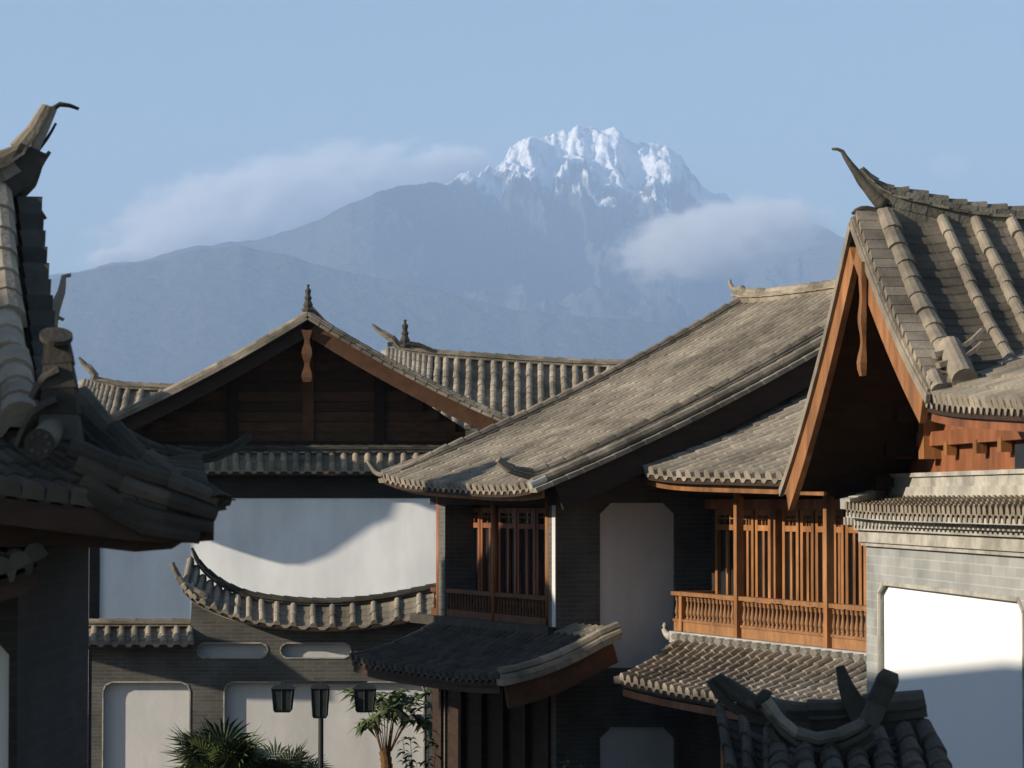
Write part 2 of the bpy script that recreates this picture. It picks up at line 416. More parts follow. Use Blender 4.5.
def baluster(parent, p, h, r=.032, material='wood_rail'):
    global BAL
    if BAL is None or BAL[1] != h:
        prof = [(1.0, 0), (1.0, .08), (.55, .12), (1.0, .22), (1.15, .32), (.8, .5), (.5, .7), (.6, .8), (1.0, .86), (.6, .9), (1, .94), (1, 1)]
        mb = MB(); rings = [[V((math.cos(q * math.pi / 4) * r_ * r, math.sin(q * math.pi / 4) * r_ * r, z_ * h)) for q in range(8)] for r_, z_ in prof]
        vs = [v_ for r_ in rings for v_ in r_]; fs = [(j * 8 + i, j * 8 + (i + 1) % 8, j * 8 + 8 + (i + 1) % 8, j * 8 + 8 + i) for j in range(len(prof) - 1) for i in range(8)]
        mb.add(vs, fs); o = mb.build('baluster', M[material], None, True); BAL = (o, h); o.parent = parent
    else:
        o = BAL[0].copy(); C.objects.link(o); o.parent = parent
    o.location = V(p) - wloc(parent); return o

# ================================================================== ground and mountains
mb = MB(); mb.add([(-14500, -1500, 0), (14500, -1500, 0), (14500, 25000, 0), (-14500, 25000, 0)], [(0, 1, 2, 3)]); g = mb.build('ground', M['ground']); tag(g, 'paved courtyard ground and valley floor', None, None, 'structure')
#MOUNTAIN
SIL = [(-900, 330), (-400, 315), (-100, 300), (45, 275), (75, 271), (110, 262), (150, 258), (190, 244), (240, 239), (280, 231), (320, 215), (360, 197), (400, 184), (440, 180), (480, 172), (505, 160), (515, 150), (530, 138), (550, 142), (575, 130), (600, 123), (620, 128), (640, 146), (655, 141), (672, 144), (690, 160), (702, 176), (715, 182), (730, 196), (750, 207), (765, 206), (778, 199), (790, 208), (830, 228), (900, 252), (1024, 272), (1200, 300), (1600, 330), (2000, 350)]
def sil(px):
    for (a, b), (c, d) in zip(SIL, SIL[1:]):
        if a <= px <= c: return b + (d - b) * (px - a) / (c - a)
    return 350
def build_mountain():
    nx, ny = 900, 400; X0, X1 = -420, 1480; D0 = 8500.0
    vs = np.zeros((ny, nx, 3)); 
    for i in range(nx):
        px = X0 + (X1 - X0) * i / (nx - 1); th = (px - 512) / FPX
        sy = sil(px); kk = min(1, max(0, (px - 340) / 240)); kk = kk * kk * (3 - 2 * kk); k2 = min(1, max(0, (px - 735) / 120)); DC = 16800 + 4700 * kk - 3500 * k2; D1 = DC + 2600
        if 500 < px < 800: sy += noise.fractal(V((px / 16, 3.3, 0)), .8, 2.2, 5) * 6 - 2
        elif px < 500: sy += noise.fractal(V((px / 30, 7.3, 0)), .8, 2.2, 5) * 2.2
        zc = (500 - sy) / FPX * DC; zf = (500 - np.interp(px, (-500, -200, 45, 110, 150, 200, 240, 285, 340, 420, 520, 640, 800, 1100), (330, 305, 277, 263, 259, 246, 243, 252, 268, 283, 302, 312, 330, 345)) - noise.noise(V((px / 25, 1, 1))) * 2) / FPX * 14000
        for j in range(ny):
            t = j / (ny - 1); D = D0 + (D1 - D0) * t
            x = th * D
            q = (D - D0) / (DC - D0)
            if q <= 1:
                prof = .75 * q ** 1.9 + .25 * q
            else: prof = 1 - (q - 1) * 4
            h = zc * max(prof, 0)
            p = V((x / 2600, D / 2600, 3.1))
            rg = noise.ridged_multi_fractal(p, 0.9, 2.1, 7, 1.0, 2.0)         # about 0..2.5
            rg = min(rg - 1.35, .5)
            env = min(1, q * 1.6) * (1 if q < .85 else max(0.10, 1 - (q - .85) / .15 * .90 if q < 1 else .10))
            pk = min(1, max(0, (zc - 2000) / 500))
            f2 = noise.ridged_multi_fractal(V((x / 900, D / 900, 9.7)), .75, 2.2, 8, 1.0, 2.0) - 1.3
            amp = 170 + pk * 90
            h += rg * amp * env + f2 * (16 + 74 * pk * (.35 + .65 * q)) * min(1, q * 2) * (1 if q < .97 else .75)
            if pk > 0: h += (noise.ridged_multi_fractal(V((x / 230, D / 1300, 5.5)), .8, 2.1, 6, 1.0, 2.0) - 1.4) * 190 * pk * (1 if q < .9 else max(.22, 1 - (q - .9) * 9)) * min(1, max(0, q * 3 - 1.4))
            ef = max(0, 1 - abs(D - 14000) / 2700); 
            if ef > 0: h = max(h, zf * (ef * .55 + .45 * ef * ef) + noise.ridged_multi_fractal(V((x / 1300, D / 1300, 7.7)), .9, 2.1, 5, 1.0, 2.0) * 45 * ef * (1 - ef) * 3)
            if pk > 0: h += noise.ridged_multi_fractal(V((x / 160, D / 260, 2.5)), .7, 2.2, 6, 1.0, 2.0) * 34 * pk * min(1, max(0, q * 3 - 1.6)) - 30 * pk
            vs[j, i] = (x, D, max(h, -20) - 0.5 if j else -40)
    verts = vs.reshape(-1, 3)
    me = bpy.data.meshes.new('snow_mountain')
    fs = [(j * nx + i, j * nx + i + 1, (j + 1) * nx + i + 1, (j + 1) * nx + i) for j in range(ny - 1) for i in range(nx - 1)]
    me.from_pydata(verts.tolist(), [], fs); me.update()
    me.polygons.foreach_set('use_smooth', np.ones(len(fs), dtype=bool))
    m = bpy.data.materials.new('rock_and_snow'); m.use_nodes = True; t = m.node_tree; N = t.nodes; L = t.links; b = N['Principled BSDF']; b.inputs['Roughness'].default_value = .95; b.inputs['Specular IOR Level'].default_value = .05
    g = N.new('ShaderNodeNewGeometry'); sp = N.new('ShaderNodeSeparateXYZ'); L.new(g.outputs['Position'], sp.inputs[0])
    sn = N.new('ShaderNodeSeparateXYZ'); L.new(g.outputs['Normal'], sn.inputs[0])
    n1 = N.new('ShaderNodeTexNoise'); n1.inputs['Scale'].default_value = .0022; n1.inputs['Detail'].default_value = 9; L.new(g.outputs['Position'], n1.inputs[0])
    def mth(op, a, bb, clamp=False):
        x = N.new('ShaderNodeMath'); x.operation = op; x.use_clamp = clamp
        for k, v_ in enumerate((a, bb)):
            if isinstance(v_, (int, float)): x.inputs[k].default_value = v_
            else: L.new(v_, x.inputs[k])
        return x.outputs[0]
    h = mth('DIVIDE', mth('SUBTRACT', sp.outputs[2], 2200), 220)
    h = mth('ADD', h, mth('MULTIPLY', mth('SUBTRACT', n1.outputs[0], .5), 6.5))
    h = mth('ADD', h, mth('MULTIPLY', mth('SUBTRACT', sn.outputs[2], .66), 2.6), True)
    nb_ = N.new('ShaderNodeTexNoise'); nb_.inputs['Scale'].default_value = .010; nb_.inputs['Detail'].default_value = 8; L.new(g.outputs['Position'], nb_.inputs[0])
    bp = N.new('ShaderNodeBump'); bp.inputs['Strength'].default_value = .7; bp.inputs['Distance'].default_value = 70; L.new(nb_.outputs[0], bp.inputs['Height']); L.new(bp.outputs[0], b.inputs['Normal'])
    mx = N.new('ShaderNodeMix'); mx.data_type = 'RGBA'; L.new(h, mx.inputs[0])
    n2 = N.new('ShaderNodeTexNoise'); n2.inputs['Scale'].default_value = .0007; n2.inputs['Detail'].default_value = 8; L.new(g.outputs['Position'], n2.inputs[0])
    rk = N.new('ShaderNodeMix'); rk.data_type = 'RGBA'; L.new(n2.outputs[0], rk.inputs[0])
    rk.inputs[6].default_value = (.025, .035, .035, 1); rk.inputs[7].default_value = (.12, .115, .10, 1)
    L.new(rk.outputs[2], mx.inputs[6]); mx.inputs[7].default_value = (.92, .92, .94, 1); L.new(mx.outputs[2], b.inputs['Base Color'])
    me.materials.append(m); o = bpy.data.objects.new('snow_mountain', me); C.objects.link(o)
    tag(o, 'distant blue mountain range with a sunlit snowy summit', None, None, 'structure')
build_mountain()

# ------------------------------------------------------------------ haze and clouds
def volume_box(name, lo, hi, material):
    mb = MB(); lo, hi = V(lo), V(hi); c = (lo + hi) / 2; e = (hi - lo) / 2
    mb.box(c, V((e.x, 0, 0)), V((0, e.y, 0)), V((0, 0, e.z))); return mb.build(name, material)
hm = bpy.data.materials.new('haze_air'); hm.use_nodes = True; t = hm.node_tree; t.nodes.remove(t.nodes['Principled BSDF'])
pv = t.nodes.new('ShaderNodeVolumePrincipled'); pv.inputs['Color'].default_value = (.52, .715, 1, 1); pv.inputs['Density'].default_value = 6.9e-5; pv.inputs['Anisotropy'].default_value = 0.0
t.links.new(pv.outputs[0], t.nodes['Material Output'].inputs['Volume'])
hz = volume_box('haze', (-15000, -2000, -45), (15000, 25500, 3150), hm); tag(hz, 'pale blue air in front of the far mountains', None, None, 'stuff')

def cloud(name, label, px, py, D, wpx, hpx, deep, tilt, dens, seed, thr=.42):
    c = W(px, py, D); m = bpy.data.materials.new('cloud_vapour'); m.use_nodes = True; t = m.node_tree; N = t.nodes; L = t.links; N.remove(N['Principled BSDF'])
    p = N.new('ShaderNodeVolumePrincipled'); p.inputs['Color'].default_value = (1, .99, .98, 1); p.inputs['Anisotropy'].default_value = 0
    L.new(p.outputs[0], N['Material Output'].inputs['Volume'])
    tc = N.new('ShaderNodeTexCoord'); ln = N.new('ShaderNodeVectorMath'); ln.operation = 'LENGTH'; L.new(tc.outputs['Object'], ln.inputs[0])
    n = N.new('ShaderNodeTexNoise'); n.inputs['Detail'].default_value = 9; n.inputs['Roughness'].default_value = .7; n.inputs['Scale'].default_value = 2.7
    mp = N.new('ShaderNodeMapping'); mp.inputs['Location'].default_value = (seed * 3.1, seed, 0); mp.inputs['Scale'].default_value = (wpx / hpx * .62, 1.2, 1.1)
    L.new(tc.outputs['Object'], mp.inputs[0]); L.new(mp.outputs[0], n.inputs[0])
    def mth(op, a, b, cl=False):
        x = N.new('ShaderNodeMath'); x.operation = op; x.use_clamp = cl
        for k, v_ in enumerate((a, b)):
            if isinstance(v_, (int, float)): x.inputs[k].default_value = v_
            else: L.new(v_, x.inputs[k])
        return x.outputs[0]
    f = mth('SUBTRACT', 1, ln.outputs['Value'], True)
    q = mth('ADD', mth('MULTIPLY', f, .50), mth('SUBTRACT', n.outputs[0], .5 + thr * .5))
    q = mth('MULTIPLY', mth('MULTIPLY', q, 5.5, True), mth('MULTIPLY', f, 4, True))
    L.new(mth('MULTIPLY', q, dens), p.inputs['Density'])
    bm = bmesh.new(); bmesh.ops.create_icosphere(bm, subdivisions=3, radius=1); me = bpy.data.meshes.new(name); bm.to_mesh(me); bm.free(); me.materials.append(m)
    o = bpy.data.objects.new(name, me); C.objects.link(o); o.location = c; k = D / FPX
    o.scale = (wpx / 2 * k, deep, hpx / 2 * k); o.rotation_euler = (0, R(tilt), 0); return tag(o, label, 'cloud', None, 'stuff')
cloud('cloud_bank', 'long pale cloud bank trailing behind the left slope of the mountain', 270, 212, 28500, 430, 130, 1500, -13, .0050, 1, .14)
cloud('cloud_puff', 'cloud puff resting on the shoulder left of the snowy summit', 450, 166, 28500, 110, 50, 800, -3, .0055, 4, .12)
cloud('cloud_puff', 'small bright cloud low behind the left ridge', 122, 258, 28500, 80, 22, 600, 0, .008, 8, .05)
cloud('cloud_drift', 'white cloud drifting in front of the right shoulder of the mountain', 722, 240, 16500, 260, 92, 700, -9, .0055, 2, .10)
cloud('cloud_wisp', 'faint small cloud wisp above the upturned right roof', 950, 165, 28500, 60, 34, 500, 0, .0007, 6, .1)

# ================================================================== HOUSE A: near left, dark upturned roof
def house_left():
    A = W(22, 196, 16); Ff = W(50, 425, 13.4)
    wdir = (V((Ff.x, Ff.y, 0)) - V((A.x, A.y, 0))).normalized(); rd = V((wdir.y, -wdir.x, 0))
    if rd.x > 0: rd = -rd
    h = thing('dark_roofed_house', 'nearest house at left edge with dark wall and steep upturned tiled roof', 'house', (-3.2, 14.5, 0))
    L_ = 3.2
    S = surf(Ff, Ff + rd * L_, A, A + rd * L_, .12)
    tiles(h, S, 0, rolls=[(0.045, .095)] + [((.36 + .3 * i) / L_, .055) for i in range(10)], tl=.26)
    deck(h, S)
    back = surf(A + (A - Ff) * .9 * 1.0 + V((0, 0, 2 * (Ff.z - A.z) * .9)), A + rd * L_ + (A - Ff) * .9 + V((0, 0, 2 * (Ff.z - A.z) * .9)), A, A + rd * L_, .1)
    deck(h, back, .1, 'rear_roof_slope', 'tile_dark', .03)
    # verge: overlapping edge tiles seen from the side
    mb = MB(); E = [p - rd * .04 + V((0, 0, -.10)) for p in edge(S, 0)][::-1]
    mb.sweep(E, rect(.13, .10), seg=.2, step=.12); mb.sweep([p + V((0, 0, -.09)) for p in E], rect(.12, .09), seg=.26, step=.1)
    mb.build('verge_tiles', M['tile_dark'], h)
    plank(h, [p - rd * .03 for p in edge(S, 0)], .05, .26, 'barge_board', 'wood_old', -.42)
    P = Plane(A, rd)
    pts = smoothpts([P.hit(-420, 235), P.hit(-200, 222), P.hit(-60, 196), P.hit(0, 172), P.hit(25, 158), P.hit(42, 134), P.hit(52, 110), P.hit(57, 98)])
    mb = MB(); mb.sweep([p - V((0, 0, .20)) for p in pts[:-9]], rect(.14, .17), seg=.4, step=.02); mb.build('ridge_base', M['tile_dark'], h)
    ridge(h, [p - V((0, 0, .07)) for p in pts], .18, .17, .06, taper=lambda k: 1 if k < .75 else 1 - (k - .75) * 2.2)
    mb = MB(); mb.sweep(smoothpts([P.hit(48, 118), P.hit(56, 105), P.hit(72, 106), P.hit(79, 109)]), [(x, y * .6) for x, y in circ(.035, 8)], scale=lambda k: 1 - .55 * k, step=.03)
    mb.sweep(smoothpts([P.hit(8, 178), P.hit(30, 162), P.hit(48, 140), P.hit(57, 124)]), rect(.06, .03), scale=lambda k: 1 - .5 * k, step=.03)
    mb.sweep(smoothpts([P.hit(18, 195), P.hit(32, 185), P.hit(40, 166), P.hit(50, 152)]), rect(.10, .07, -.03), scale=lambda k: 1 - .7 * k, step=.03)
    mb.sweep(smoothpts([P.hit(14, 205), P.hit(26, 200), P.hit(34, 205), P.hit(46, 219)]), circ(.035, 8), scale=lambda k: 1 - .75 * k, step=.03)
    mb.build('ridge_horn', M['tile_dark'], h, True)
    # far verge horn
    P2 = Plane(W(64, 300, 18.5), rd); mb = MB()
    mb.sweep(smoothpts([P2.hit(48, 345), P2.hit(52, 318), P2.hit(57, 303), P2.hit(62, 290), P2.hit(64, 276), P2.hit(71, 275)]), circ(.045, 8), scale=lambda k: 1.3 - 1.0 * k, step=.03)
    mb.sweep(smoothpts([P2.hit(50, 322), P2.hit(58, 316), P2.hit(64, 320)]), circ(.03, 6), scale=lambda k: 1 - .6 * k, step=.03)
    mb.build('verge_horn', M['tile'], h, True)
    # stacked end block and round tile end of the verge ridge
    Q = Plane(W(58, 430, 13.2), (1, .05, 0)); mb = MB()
    mb.sweep([Q.hit(60, 440, .05), Q.hit(60, 395, .05), Q.hit(58, 350, .03), Q.hit(57, 340, .02)], [(-.1, -.07), (.1, -.07), (.1, .07), (-.1, .07)], scale=lambda k: 1.0 - .42 * k, seg=.12, step=.04, upv=V((0, -1, 0)))
    c = Q.hit(56, 339, .04); cyl(mb, c, c + V((.003, -.012, .022)), .078, 16)
    mb.sweep(smoothpts([Q.hit(38, 400, .05), Q.hit(50, 378, .08), Q.hit(60, 372, .08)]), rect(.09, .03), step=.05)
    mb.sweep(smoothpts([Q.hit(26, 448, .03), Q.hit(42, 412, .10), Q.hit(58, 402, .10)]), rect(.11, .03), step=.05)
    mb.build('verge_end_block', M['tile_dark'], h)
    mb = MB(); c = Q.hit(42, 444, .32); cyl(mb, c + V((.01, .35, .1)), c - V((0, .05, .0)), .058, 14, .066); mb.build('verge_roll', M['tile'], h)
    mb = MB(); cyl(mb, c - V((0, .05, 0)), c - V((0, .075, 0)), .07, 16)
    for k in range(8): cyl(mb, c + V((math.cos(k * .785) * .045, -.076, math.sin(k * .785) * .045)), c + V((math.cos(k * .785) * .045, -.083, math.sin(k * .785) * .045)), .011, 6)
    mb.build('roll_end_disc', M['tile_dark'], h)
    # front skirt roof and right skirt roof with the hip ridge between
    c1 = W(214, 512, 12.9); c2 = W(200, 474, 17.0); t1 = W(66, 436, 13.5); t2 = W(78, 425, 16.4); tl = W(-150, 440, 13.5); e0 = None
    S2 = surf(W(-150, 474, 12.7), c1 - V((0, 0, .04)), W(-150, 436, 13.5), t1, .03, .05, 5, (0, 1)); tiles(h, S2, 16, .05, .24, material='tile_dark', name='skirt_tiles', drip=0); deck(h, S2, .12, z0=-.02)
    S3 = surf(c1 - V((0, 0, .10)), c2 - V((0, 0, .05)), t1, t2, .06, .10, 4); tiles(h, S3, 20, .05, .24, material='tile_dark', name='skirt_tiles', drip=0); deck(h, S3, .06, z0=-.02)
    hp = smoothpts([t1 + V((0, 0, .03)), t1.lerp(c1, .35) - V((0, 0, .05)), t1.lerp(c1, .7) - V((0, 0, .07)), c1 - V((0, 0, .01)), c1 + V((.02, 0, .03))])
    ridge(h, hp, .15, .16, .045, 'hip_ridge', 'tile_dark', seg=.3, taper=lambda k: 1.2 - .45 * k)
    hp = smoothpts([t2, t2.lerp(c2, .45) - V((0, 0, .03)), W(190, 464, 17), W(215, 462, 17), W(236, 452, 17), W(253, 438, 17)])
    ridge(h, hp, .13, .1, .045, 'hip_ridge', 'tile_dark', seg=.3, taper=lambda k: 1.0 - .65 * k)
    mb = MB()
    for q_, r_ in (([(70, 447), (120, 466), (175, 482), (219, 500)], .042), ([(78, 462), (130, 486), (180, 502), (217, 514)], .045), ([(84, 478), (130, 508), (175, 521), (212, 527)], .04), ([(90, 492), (130, 522), (170, 532), (200, 537)], .04)):
        mb.sweep(smoothpts([W(x, y, 12.85) for x, y in q_]), circ(r_, 8), seg=.25, step=.09, scale=lambda k: 1.15 - .25 * k)
    mb.build('eave_rolls', M['tile_dark'], h)
    mb = MB(); z0 = S2(.5, .0).z                       # boarded eave soffit
    cc = [W(-160, 545, 13.0), W(100, 548, 13.0), W(135, 552, 13.0), W(172, 549, 13.1), W(186, 540, 13.3), W(188, 536, 16.2), W(-160, 520, 16.2)]
    mb.add(cc + [V((p.x + (0.08 if p.x > -1.8 else 0), p.y, W(100, 505, 13.3).z)) for p in cc], [tuple(range(7))[::-1], tuple(range(7, 14))] + [(i, (i + 1) % 7, 7 + (i + 1) % 7, 7 + i) for i in range(7)]); mb.build('eave_soffit', M['wood_old'], h)
    # walls
    x1 = W(89, 600, 16).x; Pw = Plane((0, 13.7, 0), (1, 0, 0)); zt = W(0, 500, 13.7).z
    xl = W(-180, 600, 13.7).x
    hole = [Pw.uz(-120, 655), Pw.uz(-112, 645), Pw.uz(0, 645), Pw.uz(9, 655)]; hole += [(hole[-1][0], 1.0), (hole[0][0], 1.0)]
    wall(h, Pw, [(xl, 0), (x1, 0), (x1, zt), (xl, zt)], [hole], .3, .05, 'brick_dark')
    mb = MB(); mb.add([(x1, 14.0, 0), (x1, 16.0, 0), (x1, 16.0, zt), (x1, 14, zt), (x1 - .3, 14, 0), (x1 - .3, 16, 0), (x1 - .3, 16, zt), (x1 - .3, 14, zt)], [(0, 1, 2, 3), (7, 6, 5, 4), (0, 3, 7, 4), (1, 5, 6, 2)]); mb.build('side_wall', M['brick_dark'], h)
    # gable under the upper roof
    xa = A.x - .12; mb = MB(); mb.add([(xa, 13.9, zt), (xa, 17.6, zt), (xa - .1, 16.2, A.z - .1), (xa - .2, 16.2, A.z - .15), (xa - .3, 17.6, zt), (xa - .3, 13.9, zt)], [(0, 1, 2), (3, 4, 5), (0, 2, 3, 5)]); mb.build('gable_wall', M['wood_old'], h)
    # small lower cap at the far left
    S4 = surf(W(-120, 590, 12.9), W(38, 570, 12.9), W(-120, 550, 13.5), W(34, 540, 13.5), .02, .05, 3, (0, 1)); tiles(h, S4, 9, .05, .2, material='tile_dark', name='lower_cap_tiles'); deck(h, S4, .1)
house_left()

# ================================================================== HOUSE B: frontal gable, dark timber over white wall
def house_gable():
    Y = 64.0; X = V((1, 0, 0))
    h = thing('timber_gable_house', 'broad house facing front with dark timber gable above a white plaster wall', 'house', (W(300, 500, Y).x, Y, 0))
    ap = W(308, 316, Y); lf = W(84, 432, Y); rf = W(514, 424, Y); B = V((0, 11, 0))
    SL = surf(lf, lf + B, ap, ap + B, .13); SR = surf(rf, rf + B, ap, ap + B, .13)
    tiles(h, SL, 30, .08, .3, hs=.8); tiles(h, SR, 30, .08, .3, hs=.8); deck(h, SL); deck(h, SR)
    for S, bm_, tl in ((SL, 'wood_old', 'tile'), (SR, 'wood_mid', 'tile')):
        e = edge(S, 0)
        mb = MB(); f = V((0, -.06, 0))
        mb.sweep([p + f + V((0, 0, -.09)) for p in e], rect(.26, .07), seg=.28, step=.05); mb.sweep([p + f + V((0, 0, .0)) for p in e], rect(.18, .05), seg=.32, step=.05)
        mb.sweep([p + f + V((0, 0, .07)) for p in e], circ(.065, 8), seg=.34, step=.06); mb.build('verge_tiles', M[tl], h)
        plank(h, [p + V((0, .02, 0)) for p in e], .07, .36, 'barge_board', bm_, -.46)
    ridge(h, [ap + V((0, -.05, .03)), ap + V((0, 5, .0)), ap + B], .22, .2, .08)
    finial(h, ap + V((0, .0, .10)), .62)
    P0 = Plane((0, Y + 1.0, 0), (1, 0, 0)); P = P0.shift(-.9)
    # gable planks: king post, boards
    lu, lz = P.uz(104, 450); ru, rz = P.uz(500, 450); au, az = P.uz(308, 330)
    mb = MB(); zr = az
    n = 12; z0 = P.uz(300, 452)[1]
    for k in range(n):
        za = z0 + (zr - z0) * k / n; zb = z0 + (zr - z0) * (k + 1) / n - .015
        fr_ = lambda z: max(0, 1 - (z - lz) / (az - lz))
        ka = fr_(zb)
        mb.pbox(P, au + (lu - au) * ka, au + (ru - au) * ka, za, zb, -.12, -.0 + random.uniform(-.01, .01))
    mb.add([P.pt(lu, z0, -.13), P.pt(ru, z0, -.13), P.pt(au, az + .1, -.13)], [(0, 1, 2)]); mb.build('gable_boards', M['wood_board'], h)
    for x, y in ((308, 338), (379, 375), (232, 375)): bx(h, P, x - 5, y, x + 6, 452, .02, .10, 'gable_post', 'wood_mid' if x == 308 else 'wood_old')
    bx(h, P, 150, 441, 470, 450, .0, .16, 'tie_beam', 'wood_old')
    P = P0; Pf = Plane((0, Y - .1, 0), (1, 0, 0)); mb = MB()        # carved pendant
    mb.sweep([Pf.hit(307, 382), Pf.hit(307, 370), Pf.hit(307, 355), Pf.hit(307, 338), Pf.hit(307, 330)], rect(.20, .06), scale=lambda k: .9 + .35 * math.sin(k * 14), upv=V((0, -1, 0)), step=.1); mb.build('gable_pendant', M['wood_mid'], h)
    # pent roof across the gable
    pw = [P.hit(92, 452, .02), P.hit(500, 452, .02)]; Pe = P.shift(.55)
    S = surf(Pe.hit(92, 471), Pe.hit(500, 471), pw[0], pw[1], .03); tiles(h, S, 34, .075, .28, name='pent_roof_tiles', material='tile'); deck(h, S)
    ridge(h, [pw[0] + V((0, -.06, 0)), pw[1] + V((0, -.06, 0))], .2, .12, .05, 'pent_ridge', 'tile_dark')
    # brick band and white wall
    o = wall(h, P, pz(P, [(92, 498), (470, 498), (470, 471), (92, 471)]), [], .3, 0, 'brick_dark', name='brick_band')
    u0 = P.uz(100, 500)[0]; u1 = P.uz(478, 500)[0]; z1 = P.uz(300, 498)[1]
    mb = MB(); mb.pbox(P, u0, u1, 0, z1 - .003, -.3, -.04); mb.build('plaster_wall', M['plaster_white'], h)
    mb = MB(); mb.pbox(P, P.uz(90, 500)[0], u0, 0, z1 - .003, -.3, .06); mb.build('corner_pilaster', M['brick_dark'], h)
    mb = MB(); mb.pbox(P, P.uz(90, 500)[0], u1, 0, z1 + .6, -9.5, -9.2); mb.build('rear_wall', M['brick'], h)
    mb = MB(); mb.pbox(P, P.uz(90, 500)[0], P.uz(90, 500)[0] + .3, 0, P.uz(100, 430)[1], -9.2, -.31); mb.build('side_wall', M['brick'], h); mb = MB(); mb.pbox(P, u1 - .3, u1, 0, P.uz(100, 430)[1], -9.2, -.31); mb.build('side_wall', M['brick'], h)
house_gable()

# ================================================================== WALL C: courtyard screen wall with tiled caps
def court_wall():
    Y = 57.0; P = Plane((0, Y, 0), (1, 0, 0))
    h = thing('panelled_courtyard_wall', 'grey brick courtyard wall with pale panels and curved tiled cap', 'wall', (W(270, 700, Y).x, Y, 0))
    # outline top follows the curved cap
    top = [(92, 640), (190, 640), (192, 592), (230, 608), (270, 616), (310, 619), (350, 618), (400, 612), (450, 602)]
    out = pz(P, top); out = out + [(out[-1][0], 0), (out[0][0], 0)]
    def big(x0, y0, x1):
        hl = pz(P, [(x0, y0 + 9), (x0 + 2.5, y0 + 3), (x0 + 9, y0), (x1 - 9, y0), (x1 - 2.5, y0 + 3), (x1, y0 + 9)]); return hl + [(hl[-1][0], .9), (hl[0][0], .9)]
    def oval(x0, y0, x1, y1, l=True, r=True):
        m = (y0 + y1) / 2; return pz(P, [(x0, m), (x0 + 1.5, y0 + 3), (x0 + 6, y0), (x1 - 6, y0), (x1 - 1.5, y0 + 3), (x1, m), (x1 - 1.5, y1 - 3), (x1 - 6, y1), (x0 + 6, y1), (x0 + 1.5, y1 - 3)])
    holes = [big(103, 682, 190), big(224, 682, 424), oval(197, 643, 268, 658), oval(280, 643, 351, 658)]
    wall(h, P, out, holes, .35, .14, 'brick', rim=.025)
    # curved cap: two slopes, ridge with horn
    rp = [(190, 560), (205, 580), (225, 590), (250, 597), (285, 602), (330, 604), (380, 600), (432, 590), (455, 585)]
    R_ = smoothpts([P.hit(x, y, -.15) for x, y in rp], 3)
    ep = [(183, 588), (196, 600), (222, 612), (250, 620), (285, 625), (330, 627), (380, 623), (432, 613), (455, 607)]
    E_ = smoothpts([P.hit(x, y, .42) for x, y in ep], 3)
    def S(a, b):
        n = len(R_) - 1; k = min(max(a, 0), 1) * n; i = min(int(k), n - 1); f = k - i
        p = E_[i].lerp(E_[i + 1], f).lerp(R_[i].lerp(R_[i + 1], f), b); return V((p.x, p.y, p.z - .04 * 4 * b * (1 - b)))
    n = 19
    tiles(h, S, n, .066, .3, name='cap_tiles'); deck(h, S, .06, z0=-.02, na=24)
    def Sb(a, b): 
        p = S(a, b); r_ = S(a, 1); return V((p.x, 2 * r_.y - p.y, p.z))
    tiles(h, Sb, n, .085, .3, name='cap_tiles'); deck(h, Sb, .06, z0=-.02, na=24)
    rr = smoothpts([P.hit(x, y, -.15) for x, y in [(191, 548), (196, 562), (208, 577), (226, 589), (250, 598), (285, 603), (330, 605), (380, 601), (432, 591), (455, 586)]], 4)
    ridge(h, rr, .2, .10, .055, 'cap_ridge', 'tile_dark', taper=ends(.3, .12), seg=.3)
    hn = smoothpts([P.hit(x, y, .35) for x, y in [(172, 563), (176, 572), (182, 582), (193, 590), (205, 596)]], 4)
    mb = MB(); mb.sweep(hn, circ(.07, 8), seg=.12, step=.05, scale=lambda k: .75 + .5 * k); mb.sweep([p - V((0, 0, .12)) for p in hn[4:]], rect(.14, .1), seg=.15, step=.05); mb.build('corner_horn', M['tile'], h)
    # eave course dots
    mb = MB()
    mb.sweep([p + V((0, .12, -.1)) for p in E_], rect(.07, .05), seg=.22, step=.02); mb.build('eave_course', M['mortar'], h)
    # straight cap at left
    e0, e1 = P.hit(80, 644, .35), P.hit(191, 644, .35); r0, r1 = P.hit(80, 626, -.15), P.hit(191, 626, -.15)
    S5 = surf(e0, e1, r0, r1, .02); tiles(h, S5, 8, .066, .25, name='straight_cap_tiles'); deck(h, S5, .08)
    bk = V((0, 1.0, 0)); S6 = surf(e0 + bk, e1 + bk, r0, r1, .02); deck(h, S6, .08, material='tile', z0=.03)
    ridge(h, [r0, r1], .2, .11, .05, 'straight_cap_ridge', 'tile', seg=.36)
court_wall()

